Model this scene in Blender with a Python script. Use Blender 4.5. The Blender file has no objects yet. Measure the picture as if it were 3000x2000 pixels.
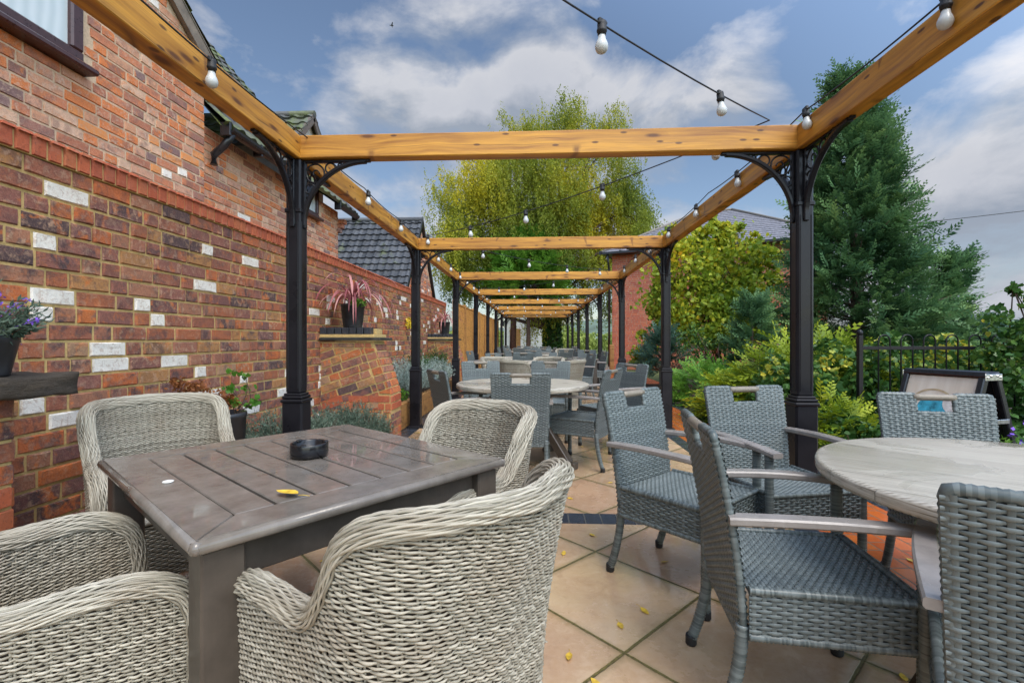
import bpy, math, random
import numpy as np
from mathutils import Vector, Matrix
random.seed(7)
rng = np.random.default_rng(7)
S = bpy.context.scene
COL = S.collection
R = math.radians
PI = math.pi
A3 = lambda *v: np.array(v, float)

# ------------------------------------------------------------------ mesh builder
class MB:
    def __init__(s):
        s.v, s.f, s.n = [], [], 0
    def add(s, v, f, tint=0.5, mat=0, smooth=False):
        v = np.asarray(v, float).reshape(-1, 3)
        f = np.asarray(f, int)
        if len(f) == 0:
            return
        t = np.broadcast_to(np.asarray(tint, float), (len(f),))
        s.v.append(v)
        s.f.append((f + s.n, t, mat, smooth))
        s.n += len(v)
    def build(s, name, mats, parent=None, loc=None, world=False):
        me = bpy.data.meshes.new(name)
        V = np.concatenate(s.v)
        if world and parent is not None:
            V = V - np.array(parent.location)
        elif world and loc is not None:
            V = V - np.array(loc)
        me.vertices.add(len(V))
        me.vertices.foreach_set('co', V.astype(np.float32).ravel())
        li = np.concatenate([f.ravel() for f, *_ in s.f]).astype(np.int32)
        tot = np.concatenate([np.full(len(f), f.shape[1]) for f, *_ in s.f]).astype(np.int32)
        st = np.concatenate([[0], np.cumsum(tot)[:-1]]).astype(np.int32)
        me.loops.add(len(li))
        me.polygons.add(len(tot))
        me.polygons.foreach_set('loop_start', st)
        me.polygons.foreach_set('loop_total', tot)
        me.loops.foreach_set('vertex_index', li)
        me.polygons.foreach_set('material_index', np.concatenate([np.full(len(f), m) for f, _, m, _ in s.f]).astype(np.int32))
        me.polygons.foreach_set('use_smooth', np.concatenate([np.full(len(f), q) for f, _, _, q in s.f]).astype(bool))
        at = me.attributes.new('tint', 'FLOAT', 'FACE')
        at.data.foreach_set('value', np.concatenate([t for _, t, *_ in s.f]).astype(np.float32))
        me.update(calc_edges=True)
        me.validate()
        for m in (mats if isinstance(mats, (list, tuple)) else [mats]):
            me.materials.append(m)
        o = bpy.data.objects.new(name, me)
        COL.objects.link(o)
        if parent is not None:
            o.parent = parent
        elif loc is not None:
            o.location = loc
        return o

def tag(o, label=None, cat=None, group=None, kind=None):
    if label: o['label'] = label
    if cat: o['category'] = cat
    if group: o['group'] = group
    if kind: o['kind'] = kind
    return o
def thing(name, label, cat, loc=(0, 0, 0), rz=0, group=None):
    o = bpy.data.objects.new(name, None)
    COL.objects.link(o)
    o.location = loc
    o.rotation_euler = (0, 0, R(rz))
    return tag(o, label, cat, group)
def copy_tree(o, parent=None):
    c = o.copy()
    COL.objects.link(c)
    if parent is not None: c.parent = parent
    for ch in list(o.children): copy_tree(ch, c)
    return c

def unit(v):
    v = np.asarray(v, float)
    return v / np.maximum(np.linalg.norm(v, axis=-1, keepdims=True), 1e-9)
def rotz(a):
    c, s = math.cos(a), math.sin(a)
    return np.array([[c, -s, 0], [s, c, 0], [0, 0, 1.0]])
def rot_axis(ax, a):
    return np.array(Matrix.Rotation(a, 3, Vector(ax)))

def box(mb, c, s, b=0.004, M=None, tint=.5, mat=0):
    """chamfered box, centre c, full size s"""
    h = np.asarray(s, float) / 2
    b = min(b, h.min() * .9)
    vs, idx = [], {}
    for sx in (-1, 1):
        for sy in (-1, 1):
            for sz in (-1, 1):
                sg = (sx, sy, sz)
                for a in range(3):
                    p = [sg[k] * (h[k] if k == a else h[k] - b) for k in range(3)]
                    idx[sg + (a,)] = len(vs)
                    vs.append(p)
    q, t = [], []
    def add(l, ref):
        pts = np.array([vs[i] for i in l])
        n = np.cross(pts[1] - pts[0], pts[2] - pts[0])
        if np.dot(n, ref) < 0: l = l[::-1]
        (q if len(l) == 4 else t).append(l)
    for a in range(3):
        o1, o2 = [k for k in range(3) if k != a]
        for sg in (-1, 1):
            l = []
            for u, w in ((-1, -1), (1, -1), (1, 1), (-1, 1)):
                k = [0, 0, 0]; k[a] = sg; k[o1] = u; k[o2] = w
                l.append(idx[tuple(k) + (a,)])
            r = [0, 0, 0]; r[a] = sg
            add(l, r)
        for u in (-1, 1):
            for w in (-1, 1):
                l = []
                for e, ax in ((-1, o1), (1, o1), (1, o2), (-1, o2)):
                    k = [0, 0, 0]; k[a] = e; k[o1] = u; k[o2] = w
                    l.append(idx[tuple(k) + (ax,)])
                r = [0, 0, 0]; r[o1] = u; r[o2] = w
                add(l, r)
    for sg in [(x, y, z) for x in (-1, 1) for y in (-1, 1) for z in (-1, 1)]:
        add([idx[sg + (k,)] for k in range(3)], sg)
    v = np.array(vs)
    if M is not None: v = v @ np.asarray(M).T
    v = v + np.asarray(c, float)
    mb.add(v, q, tint, mat); mb.n -= 0
    n0 = mb.n - len(v)
    f = np.array(t) + n0
    mb.f.append((f, np.full(len(f), float(tint) if np.isscalar(tint) else .5), mat, False))

def frames(P, ref=(0, 0, 1)):
    T = np.gradient(P, axis=0)
    T = unit(T)
    ref = np.broadcast_to(np.asarray(ref, float), P.shape)
    B = np.cross(T, ref)
    bad = np.linalg.norm(B, axis=1) < 1e-3
    if bad.any(): B[bad] = np.cross(T[bad], np.array([.3, 1, .2]))
    B = unit(B)
    N = np.cross(B, T)
    return T, B, N
def tube(mb, P, r, k=8, ref=(0, 0, 1), tint=.5, mat=0, cap=True, smooth=True, close=False):
    P = np.asarray(P, float)
    n = len(P)
    r = np.broadcast_to(np.asarray(r, float), (n,))
    T, B, N = frames(P, ref)
    a = np.linspace(0, 2 * PI, k, endpoint=False)
    ring = np.cos(a)[None, :, None] * B[:, None] + np.sin(a)[None, :, None] * N[:, None]
    V = P[:, None] + ring * r[:, None, None]
    i = np.arange(n - 1)[:, None] * k
    j = np.arange(k)[None]
    F = np.stack([i + j, i + (j + 1) % k, i + k + (j + 1) % k, i + k + j], -1).reshape(-1, 4)
    V = V.reshape(-1, 3)
    mb.add(V, F, tint, mat, smooth)
    if cap and not close:
        n0 = mb.n - len(V)
        mb.f.append((np.array([list(range(k))[::-1]]) + n0, np.array([float(np.mean(tint))]), mat, False))
        mb.f.append((np.array([list(range((n - 1) * k, n * k))]) + n0, np.array([float(np.mean(tint))]), mat, False))
def lathe(mb, prof, c=(0, 0, 0), k=24, tint=.5, mat=0, smooth=True, cap=True):
    prof = np.asarray(prof, float)
    a = np.linspace(0, 2 * PI, k, endpoint=False)
    V = np.stack([prof[:, 0, None] * np.cos(a), prof[:, 0, None] * np.sin(a), np.repeat(prof[:, 1, None], k, 1)], -1)
    n = len(prof)
    i = np.arange(n - 1)[:, None] * k
    j = np.arange(k)[None]
    F = np.stack([i + j, i + (j + 1) % k, i + k + (j + 1) % k, i + k + j], -1).reshape(-1, 4)
    V = V.reshape(-1, 3) + np.asarray(c, float)
    mb.add(V, F, tint, mat, smooth)
    if cap:
        n0 = mb.n - len(V)
        mb.f.append((np.array([list(range(k))[::-1]]) + n0, np.array([.5]), mat, False))
        mb.f.append((np.array([list(range((n - 1) * k, n * k))]) + n0, np.array([.5]), mat, False))
def sweep(mb, P, sec, ref=(0, 0, 1), tint=.5, mat=0, smooth=False):
    """sweep a closed 2-D section (across, up) along P"""
    P = np.asarray(P, float); sec = np.asarray(sec, float)
    T, B, N = frames(P, ref)
    V = P[:, None] + sec[None, :, 0, None] * B[:, None] + sec[None, :, 1, None] * N[:, None]
    n, k = len(P), len(sec)
    i = np.arange(n - 1)[:, None] * k
    j = np.arange(k)[None]
    F = np.stack([i + j, i + (j + 1) % k, i + k + (j + 1) % k, i + k + j], -1).reshape(-1, 4)
    V = V.reshape(-1, 3)
    mb.add(V, F, tint, mat, smooth)
    n0 = mb.n - len(V)
    mb.f.append((np.array([list(range(k))[::-1]]) + n0, np.array([.5]), mat, False))
    mb.f.append((np.array([list(range((n - 1) * k, n * k))]) + n0, np.array([.5]), mat, False))
def rsec(w, h, b):
    return [(-w/2+b, -h/2), (w/2-b, -h/2), (w/2, -h/2+b), (w/2, h/2-b), (w/2-b, h/2), (-w/2+b, h/2), (-w/2, h/2-b), (-w/2, -h/2+b)]
def prism(mb, poly, M, d0, d1, tint=.5, mat=0):
    """extrude 2-D polygon (list of x,y) ; M maps (x,y,depth)->world function"""
    k = len(poly)
    V = [M(x, y, d0) for x, y in poly] + [M(x, y, d1) for x, y in poly]
    q = [[i, (i + 1) % k, k + (i + 1) % k, k + i] for i in range(k)]
    mb.add(V, q, tint, mat)
    n0 = mb.n - 2 * k
    mb.f.append((np.array([list(range(k))[::-1]]) + n0, np.array([tint]), mat, False))
    mb.f.append((np.array([list(range(k, 2 * k))]) + n0, np.array([tint]), mat, False))
def smoothpath(pts, step):
    """Catmull-Rom through pts, resampled by length"""
    pts = np.asarray(pts, float)
    p = np.vstack([2 * pts[0] - pts[1], pts, 2 * pts[-1] - pts[-2]])
    out = []
    for i in range(1, len(p) - 2):
        t = np.linspace(0, 1, 24, endpoint=False)[:, None]
        a, b, c, d = p[i - 1], p[i], p[i + 1], p[i + 2]
        out.append(.5 * ((2 * b) + (c - a) * t + (2 * a - 5 * b + 4 * c - d) * t**2 + (3 * b - a - 3 * c + d) * t**3))
    out = np.vstack(out + [pts[-1:]])
    return resample(out, step)
def resample(P, step):
    P = np.asarray(P, float)
    L = np.concatenate([[0], np.cumsum(np.linalg.norm(np.diff(P, axis=0), axis=1))])
    n = max(2, int(round(L[-1] / step)) + 1)
    s = np.linspace(0, L[-1], n)
    return np.stack([np.interp(s, L, P[:, i]) for i in range(P.shape[1])], 1)
def inpoly(x, y, poly):
    r = False
    k = len(poly)
    for i in range(k):
        x1, y1 = poly[i]; x2, y2 = poly[(i + 1) % k]
        if (y1 > y) != (y2 > y) and x < (x2 - x1) * (y - y1) / (y2 - y1) + x1: r = not r
    return r

# ------------------------------------------------------------------ materials
class NT:
    def __init__(s, name):
        s.m = bpy.data.materials.new(name)
        s.m.use_nodes = True
        s.t = s.m.node_tree
        s.b = s.t.nodes['Principled BSDF']
        s.out = s.t.nodes['Material Output']
    def n(s, typ, **kw):
        x = s.t.nodes.new('ShaderNode' + typ)
        for k, v in kw.items():
            if k.startswith('_'): setattr(x, k[1:], v)
            else:
                key = int(k[1:]) if (k[0] == 'i' and k[1:].isdigit()) else k.replace('__', ' ')
                s.set(x.inputs[key], v)
        return x
    def set(s, sock, v):
        if isinstance(v, bpy.types.NodeSocket): s.t.links.new(v, sock)
        elif hasattr(v, 'outputs'): s.t.links.new(v.outputs[0], sock)
        else:
            if isinstance(v, (tuple, list)) and len(v) == 3 and sock.type == 'RGBA': v = (*v, 1)
            sock.default_value = v
    def p(s, **kw):
        for k, v in kw.items(): s.set(s.b.inputs[k.replace('__', ' ')], v)
        return s.m
    def math(s, op, a, b=0.0, c=None, clamp=False):
        x = s.n('Math', _operation=op, i0=a, i1=b)
        x.use_clamp = clamp
        if c is not None: s.set(x.inputs[2], c)
        return x.outputs[0]
    def mix(s, f, a, b, blend='MIX'):
        x = s.t.nodes.new('ShaderNodeMix')
        x.data_type = 'RGBA'; x.blend_type = blend
        s.set(x.inputs[0], f); s.set(x.inputs[6], a); s.set(x.inputs[7], b)
        return x.outputs[2]
    def ramp(s, f, stops, interp='LINEAR'):
        x = s.t.nodes.new('ShaderNodeValToRGB')
        x.color_ramp.interpolation = interp
        e = x.color_ramp.elements
        while len(e) < len(stops): e.new(.5)
        for k, (pos, c) in enumerate(stops):
            e[k].position = pos
            e[k].color = (*c, 1) if not np.isscalar(c) else (c, c, c, 1)
        s.set(x.inputs[0], f)
        return x.outputs[0]
    def noise(s, vec, scale, detail=4, rough=.55, dist=0):
        x = s.n('TexNoise', Scale=float(scale), Detail=float(detail), Roughness=float(rough), Distortion=float(dist))
        if vec is not None: s.set(x.inputs['Vector'], vec)
        return x.outputs[0]
    def obj(s): return s.n('TexCoord').outputs['Object']
    def geo(s): return s.n('NewGeometry').outputs['Position']
    def attr(s): return s.n('Attribute', _attribute_name='tint').outputs['Fac']
    def map(s, v, scale=(1, 1, 1), loc=(0, 0, 0), rot=(0, 0, 0)):
        return s.n('Mapping', Vector=v, Scale=scale, Location=loc, Rotation=rot).outputs[0]
    def bump(s, h, strength=.3, dist=.01):
        x = s.n('Bump', Strength=strength, Distance=dist, Height=h)
        s.set(s.b.inputs['Normal'], x.outputs[0])
        return x.outputs[0]
    def mr(s, v, a, b, c=0.0, d=1.0):
        return s.n('MapRange', Value=v, i1=a, i2=b, i3=c, i4=d).outputs[0]

def plain(name, col, rough=.5, var=.12, nscale=30, bump=0.0, spec=.5, metal=0.0):
    q = NT(name)
    f = q.noise(q.obj(), nscale, 5, .6)
    c2 = tuple(min(1, x * (1 + var * 2)) for x in col); c1 = tuple(x * (1 - var * 2) for x in col)
    q.p(Base__Color=q.ramp(f, [(.3, c1), (.7, c2)]), Roughness=q.mr(f, .3, .7, rough * .85, min(1, rough * 1.15)), Metallic=metal)
    q.b.inputs['Specular IOR Level'].default_value = spec
    if bump: q.bump(f, bump, .01)
    return q.m

def brick_mat(name, stops, dark, darkamt, nscale=22, rough=.85, flash=(.60, .17, .035), pale=(.50, .31, .20), white=True):
    q = NT(name)
    t = q.attr()
    pos = q.geo()
    wn = q.n('TexWhiteNoise', _noise_dimensions='1D', W=t).outputs
    off = q.n('VectorMath', _operation='ADD', i0=pos, i1=q.n('VectorMath', _operation='SCALE', i0=wn['Color'], Scale=37.0).outputs[0]).outputs[0]
    r1, r2, r3 = q.n('SeparateColor', Color=wn['Color']).outputs
    base = q.ramp(t, stops, 'CONSTANT')
    if white:
        peel = q.mr(q.noise(off, nscale * 1.6, 6, .75, .8), .53, .58)
        base = q.mix(q.math('MULTIPLY', q.math('MULTIPLY', peel, q.math('GREATER_THAN', t, .955)), .55), base, (.45, .33, .25))
    iswhite = q.math('GREATER_THAN', t, .955) if white else 0.0
    nw = q.math('SUBTRACT', 1., q.math('MULTIPLY', iswhite, .9))
    big = q.noise(off, nscale * .42, 4, .62, .6)
    mid = q.noise(off, nscale * 1.3, 5, .68, .4)
    fine = q.noise(pos, nscale * 5, 5, .72)
    # burnt dark patches, orange flashes, pale lime bloom : each brick its own share
    dk = q.math('MULTIPLY', q.mr(q.math('ADD', q.math('MULTIPLY', big, .65), q.math('MULTIPLY', mid, .35)), .46, .58), q.math('MULTIPLY', q.math('MULTIPLY', q.math('ADD', .25, r1), darkamt), nw))
    c = q.mix(dk, base, dark)
    fl = q.math('MULTIPLY', q.mr(q.noise(off, nscale * .7, 4, .6, .5), .54, .66), q.math('MULTIPLY', q.math('MULTIPLY', r2, .85), nw))
    c = q.mix(fl, c, flash)
    pl = q.math('MULTIPLY', q.mr(mid, .50, .64), q.math('MULTIPLY', q.math('MULTIPLY', r3, .8), nw))
    c = q.mix(pl, c, pale)
    c = q.mix(q.mr(fine, .52, .72, 0, .38), c, pale)
    c = q.mix(q.math('MULTIPLY', q.mr(fine, .46, .30, 0, .55), nw), c, tuple(x * .7 for x in dark))
    spk = q.mr(q.noise(pos, nscale * 8, 2, .5), .62, .69)
    c = q.mix(q.math('MULTIPLY', q.math('MULTIPLY', spk, .45), nw), c, (.05, .04, .04))
    q.p(Base__Color=c, Roughness=rough)
    q.bump(q.math('ADD', q.math('MULTIPLY', fine, .8), mid), .6, .007)
    return q.m
BR_WALL = brick_mat('reclaimed_brick', [(0, (.31, .105, .060)), (.14, (.37, .115, .050)), (.28, (.25, .095, .070)), (.40, (.35, .15, .085)), (.50, (.48, .125, .036)), (.60, (.42, .20, .07)),
    (.68, (.19, .080, .068)), (.76, (.33, .13, .08)), (.84, (.50, .14, .035)), (.89, (.38, .22, .12)), (.92, (.09, .052, .052)), (.956, (.80, .77, .70))], (.062, .040, .046), .80)
BR_HOUSE = brick_mat('old_house_brick', [(0, (.54, .19, .09)), (.15, (.60, .30, .17)), (.3, (.42, .15, .08)), (.40, (.64, .19, .05)), (.55, (.58, .31, .20)), (.66, (.33, .15, .11)),
    (.74, (.66, .42, .28)), (.87, (.22, .13, .12)), (.91, (.66, .25, .07)), (.966, (.80, .76, .68))], (.16, .085, .075), .60, 28, flash=(.62, .20, .05), pale=(.64, .46, .34))
BR_RED = brick_mat('smooth_red_brick', [(0, (.43, .095, .038)), (.3, (.48, .115, .045)), (.6, (.38, .085, .036)), (.8, (.45, .13, .05))], (.30, .075, .04), .4, 14, .7, flash=(.50, .15, .055), pale=(.45, .17, .10), white=False)
BR_NEW = brick_mat('modern_red_brick', [(0, (.45, .10, .045)), (.3, (.52, .13, .055)), (.6, (.38, .085, .045)), (.8, (.47, .15, .07))], (.28, .07, .05), .45, 18, .8, flash=(.56, .17, .06), pale=(.52, .22, .14), white=False)
BR_BLUE = brick_mat('blue_brick', [(0, (.028, .034, .045)), (.5, (.040, .046, .058)), (.8, (.022, .027, .036))], (.02, .022, .028), .3, 14, .45, flash=(.05, .05, .06), pale=(.06, .065, .075), white=False)
def mortar(name, col):
    q = NT(name)
    p = q.geo()
    a = q.noise(p, 60, 5, .7); b = q.noise(p, 3, 3, .5)
    c = q.ramp(a, [(.3, tuple(x * .72 for x in col)), (.7, tuple(x * 1.18 for x in col))])
    c = q.mix(q.mr(b, .45, .7, 0, .45), c, tuple(x * .62 for x in col))
    q.p(Base__Color=c, Roughness=.95); q.bump(a, .5, .005)
    return q.m
MO_WALL = mortar('sandy_mortar', (.62, .435, .175))
MO_HOUSE = mortar('pale_mortar', (.60, .45, .30))
MO_RED = mortar('grey_mortar', (.40, .30, .22))

def timber_mat(name, c0, c1, knot, rough=.5, sc=1.0, kn=1.0):
    q = NT(name)
    rnd = q.n('ObjectInfo').outputs['Random']
    o = q.n('VectorMath', _operation='ADD', i0=q.obj(), i1=q.n('CombineXYZ', X=q.math('MULTIPLY', rnd, 40.), Y=q.math('MULTIPLY', rnd, 3.), Z=0.0).outputs[0]).outputs[0]
    w = q.noise(q.map(o, (1.2, 1.2, 1.2)), 1.0, 2)
    warp = q.n('VectorMath', _operation='ADD', i0=o, i1=q.n('CombineXYZ', X=0.0, Y=q.math('MULTIPLY', w, .05), Z=q.math('MULTIPLY', w, .10)).outputs[0]).outputs[0]
    g = q.noise(q.map(warp, (1.6 * sc, 34 * sc, 34 * sc)), 1.0, 6, .62)
    g2 = q.noise(q.map(warp, (.8, 16, 16)), 1.0, 4, .6)
    c = q.ramp(q.math('ADD', q.math('MULTIPLY', g, .55), q.math('MULTIPLY', g2, .45)), [(.38, c0), (.60, c1)])
    ox, oy, oz = q.n('SeparateXYZ', Vector=o).outputs
    flat = lambda sx, sz, k: q.n('CombineXYZ', X=q.math('MULTIPLY', q.math('ADD', ox, q.math('MULTIPLY', oy, .3)), sx), Y=q.math('ADD', q.math('MULTIPLY', q.math('ADD', oz, q.math('MULTIPLY', oy, .5)), sz), k), Z=0.0).outputs[0]
    vo = q.n('TexVoronoi', _voronoi_dimensions='2D', Vector=flat(2.3 * kn, 9., .3), Scale=1.0, Randomness=1.0)
    kz = q.mr(vo.outputs['Distance'], .06, .14, 1, 0)
    sel = q.math('GREATER_THAN', q.n('SeparateColor', Color=vo.outputs['Color']).outputs[0], .45)
    kz = q.math('MULTIPLY', kz, sel)
    halo = q.math('MULTIPLY', q.mr(vo.outputs['Distance'], .1, .34, .30, 0), sel)
    c = q.mix(halo, c, knot)
    c = q.mix(q.math('MULTIPLY', kz, .85), c, tuple(x * .45 for x in knot))
    # small dark round knots and spike knots running across the face
    vk = q.n('TexVoronoi', _voronoi_dimensions='2D', Vector=flat(4.5 * kn, 14., 5.3), Scale=1.0, Randomness=1.0)
    ks = q.math('MULTIPLY', q.mr(vk.outputs['Distance'], .07, .12, 1, 0), q.math('GREATER_THAN', q.n('SeparateColor', Color=vk.outputs['Color']).outputs[1], .62))
    c = q.mix(q.math('MULTIPLY', ks, .85), c, tuple(x * .35 for x in knot))
    so = flat(1.7 * kn, 7., 9.1)
    vs_ = q.n('TexVoronoi', _voronoi_dimensions='2D', Vector=so, Scale=1.0, Randomness=.9)
    df = q.n('VectorMath', _operation='SUBTRACT', i0=so, i1=vs_.outputs['Position']).outputs[0]
    dx, dz, dy_ = q.n('SeparateXYZ', Vector=df).outputs
    sl = q.n('SeparateColor', Color=vs_.outputs['Color']).outputs
    lean = q.math('MULTIPLY', q.math('SUBTRACT', sl[1], .5), .25)
    dd = q.math('ABSOLUTE', q.math('ADD', dx, q.math('MULTIPLY', dz, lean)))
    wdt = q.math('MULTIPLY', q.mr(dz, -.42, .42, .008, .045), q.math('ADD', .6, q.noise(o, 40, 2)))
    sp = q.math('MULTIPLY', q.mr(q.math('DIVIDE', dd, wdt), .35, 1.25, 1, 0), q.mr(q.math('ABSOLUTE', dz), .28, .48, 1, 0))
    sp = q.math('MULTIPLY', sp, q.mr(g, .35, .6, .45, 1))
    sp = q.math('MULTIPLY', sp, q.math('GREATER_THAN', sl[0], .5))
    c = q.mix(q.math('MULTIPLY', sp, .75), c, tuple(x * .6 for x in knot))
    big = q.noise(q.map(o, (.8, 1, 1)), 1.0, 3)
    c = q.mix(q.mr(big, .5, .75, 0, .4), c, tuple(x * .62 for x in c0))
    # drying cracks along the grain
    cr = q.noise(q.map(warp, (.35, 1, 13)), 1.0, 2, .4)
    crk = q.mr(q.math('ABSOLUTE', q.math('SUBTRACT', cr, .5)), 0, .012, 1, 0)
    crk = q.math('MULTIPLY', crk, q.mr(q.noise(o, 1.3, 2), .42, .5))
    c = q.mix(q.math('MULTIPLY', crk, .75), c, (.06, .025, .008))
    q.p(Base__Color=c, Roughness=q.mr(g, .3, .7, rough * .8, rough * 1.2))
    q.bump(q.math('SUBTRACT', g, crk), .3, .004)
    return q.m
TIMBER = timber_mat('treated_orange_timber', (.30, .115, .012), (.64, .305, .038), (.19, .052, .009), .5)
TIMBER_F = timber_mat('fence_timber', (.44, .20, .04), (.62, .33, .085), (.30, .12, .03), .7)
SLEEPER = timber_mat('sleeper_timber', (.26, .12, .03), (.42, .22, .07), (.16, .07, .02), .7)

def rattan(name, lo, hi, rough, warm=None):
    q = NT(name)
    t = q.attr()
    n = q.noise(q.obj(), 90, 3, .6)
    c = q.ramp(q.math('ADD', q.math('MULTIPLY', t, .8), q.math('MULTIPLY', n, .25)), [(.15, lo), (.85, hi)])
    if warm: c = q.mix(q.mr(q.noise(q.obj(), 6, 3), .45, .65, 0, .5), c, warm, 'MIX')
    q.p(Base__Color=c, Roughness=rough)
    q.b.inputs['Specular IOR Level'].default_value = .4
    return q.m
WICKER = rattan('pale_wicker', (.185, .165, .122), (.45, .415, .335), .5, (.30, .25, .185))
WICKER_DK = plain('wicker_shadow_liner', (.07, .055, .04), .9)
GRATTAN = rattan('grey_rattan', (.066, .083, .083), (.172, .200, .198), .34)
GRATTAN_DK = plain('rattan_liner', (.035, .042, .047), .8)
ROD = plain('beige_rod', (.215, .185, .145), .45, .1, 60)
ARMW = None
def polywood(name, c0, c1, r0, r1, wet=.5):
    q = NT(name)
    o = q.obj()
    g = q.noise(q.map(o, (60, 60, 4)), 1, 4, .6)
    p = q.noise(o, 3.2, 3, .5, .6)
    p2 = q.noise(o, 14, 4, .6)
    c = q.ramp(p2, [(.3, c0), (.7, c1)])
    c = q.mix(q.mr(g, .3, .7, 0, .25), c, tuple(x * .7 for x in c0))
    wetm = q.mr(p, .42, .56, 0, 1)
    q.p(Base__Color=c, Roughness=q.math('ADD', q.math('MULTIPLY', wetm, r0 - r1), r1))
    drop = q.n('TexVoronoi', Vector=o, Scale=85.0).outputs['Distance']
    dsel = q.mr(drop, .05, .28, 1, 0)
    q.bump(q.math('ADD', q.math('MULTIPLY', q.math('SUBTRACT', 1., wetm), q.math('ADD', q.math('MULTIPLY', g, .5), q.math('MULTIPLY', dsel, .35))), q.math('MULTIPLY', p, .2)), .10, .01)
    return q.m
POLY = polywood('wet_brown_polywood', (.138, .120, .103), (.218, .192, .166), .035, .20)
POLY_DRY = polywood('brown_polywood', (.054, .043, .034), (.084, .068, .054), .35, .5)
ARMW = polywood('grey_brown_arm_board', (.23, .205, .185), (.32, .29, .265), .22, .5)
def tabletop_mat():
    q = NT('whitewashed_planks')
    o = q.obj()
    sep = q.n('SeparateXYZ', Vector=o)
    x, y, z = sep.outputs
    pl = q.math('FLOOR', q.math('DIVIDE', y, .155))
    wn = q.n('TexWhiteNoise', _noise_dimensions='1D', W=pl)
    co = q.n('CombineXYZ', X=q.math('ADD', x, q.math('MULTIPLY', wn.outputs['Value'], 7.)), Y=y, Z=q.math('ADD', z, q.math('MULTIPLY', wn.outputs['Value'], 3.))).outputs[0]
    wv = q.noise(q.map(co, (1.8, 3, 3)), 1.0, 2)
    ring = q.n('TexWave', _bands_direction='Y', Scale=26.0, Distortion=4.0, Detail=2.0, Detail__Scale=.6, Vector=q.map(co, (.22, 1, 1))).outputs['Fac']
    g = q.noise(q.map(co, (5, 90, 90)), 1.0, 5, .6)
    nz = q.math('ABSOLUTE', q.n('SeparateXYZ', Vector=q.n('NewGeometry').outputs['Normal']).outputs[2])
    rimn = q.noise(q.map(co, (7, 7, 150)), 1.0, 4, .6, .8)
    f0 = q.math('ADD', q.math('MULTIPLY', ring, .42), q.math('MULTIPLY', g, .58))
    ed = q.mr(nz, .4, .75)
    f = q.math('ADD', q.math('MULTIPLY', f0, ed), q.math('MULTIPLY', q.mr(rimn, .3, .7, .1, .85), q.math('SUBTRACT', 1., ed)))
    c = q.ramp(f, [(.25, (.21, .18, .135)), (.42, (.43, .39, .315)), (.7, (.58, .54, .455))])
    c = q.mix(q.mr(wn.outputs['Value'], 0, 1, 0, .35), c, (.33, .285, .235))
    fy = q.math('FRACT', q.math('DIVIDE', y, .155))
    line = q.mr(q.math('ABSOLUTE', q.math('SUBTRACT', fy, .5)), .487, .497, 0, 1)
    c = q.mix(q.math('MULTIPLY', line, .7), c, (.10, .085, .07))
    pud = q.mr(q.noise(o, 2.1, 4, .55, .5), .50, .56)
    c = q.mix(q.math('MULTIPLY', pud, .05), c, (.30, .275, .24))
    q.p(Base__Color=c, Roughness=q.math('SUBTRACT', .36, q.math('MULTIPLY', pud, .27)))
    q.bump(q.math('MULTIPLY', q.math('SUBTRACT', f, line), q.math('SUBTRACT', 1., q.math('MULTIPLY', pud, .6))), .22, .005)
    return q.m
TOPW = tabletop_mat()
def black_paint():
    q = NT('black_gloss_paint')
    n = q.noise(q.obj(), 120, 3)
    n2 = q.noise(q.obj(), 5, 4)
    q.p(Base__Color=q.ramp(n2, [(.3, (.008, .008, .010)), (.7, (.016, .015, .018))]), Roughness=q.mr(n2, .3, .7, .2, .42)); q.b.inputs['Specular IOR Level'].default_value = .22
    q.bump(n, .06, .004)
    return q.m
BLACK = black_paint()
RUBBER = plain('black_rubber', (.012, .012, .013), .6)
CABLE = plain('black_cable', (.012, .012, .013), .5)
ASH = plain('black_melamine', (.010, .010, .012), .18, .1, 40)
POT = plain('dark_plastic_pot', (.022, .024, .028), .45, .2, 20)
UPVC = plain('brown_window_frame', (.055, .026, .026), .3, .1)
GUTTER = plain('black_gutter_plastic', (.014, .015, .018), .3)
WHITE_R = plain('white_render', (.72, .71, .67), .9, .06, 6)
FASCIA = plain('cream_board', (.56, .52, .46), .7, .06, 8)
SOIL = plain('dark_soil', (.045, .03, .02), .95, .3, 25, .8)
STEEL = plain('bright_steel', (.6, .6, .6), .3, .05, 40, 0, .5, 1.0)
def glass_pane():
    q = NT('curtained_window_glass')
    o = q.obj()
    n = q.n('TexWave', _bands_direction='Y', Scale=4.0, Distortion=2.5, Detail=2.0, Vector=o).outputs['Fac']
    q.p(Base__Color=q.ramp(n, [(0, (.50, .58, .60)), (1, (.60, .67, .69))]), Roughness=.04)
    q.b.inputs['Coat Weight'].default_value = .5
    return q.m
GLASS = glass_pane()
def bulb_mat():
    q = NT('frosted_bulb')
    q.p(Base__Color=(.52, .53, .51), Roughness=.18)
    return q.m
BULB = bulb_mat()
def stone_mat():
    q = NT('dark_stone')
    o = q.obj()
    n = q.noise(q.map(o, (3, 3, 14)), 1.4, 8, .68)
    n2 = q.noise(o, 50, 5, .7)
    c = q.ramp(n, [(.3, (.022, .017, .012)), (.55, (.06, .044, .03)), (.75, (.115, .088, .058))])
    c = q.mix(q.mr(n2, .4, .7, 0, .4), c, (.07, .06, .048))
    q.p(Base__Color=c, Roughness=.85)
    q.bump(q.math('ADD', n, q.math('MULTIPLY', n2, .25)), .9, .02)
    return q.m
STONE = stone_mat()
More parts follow.
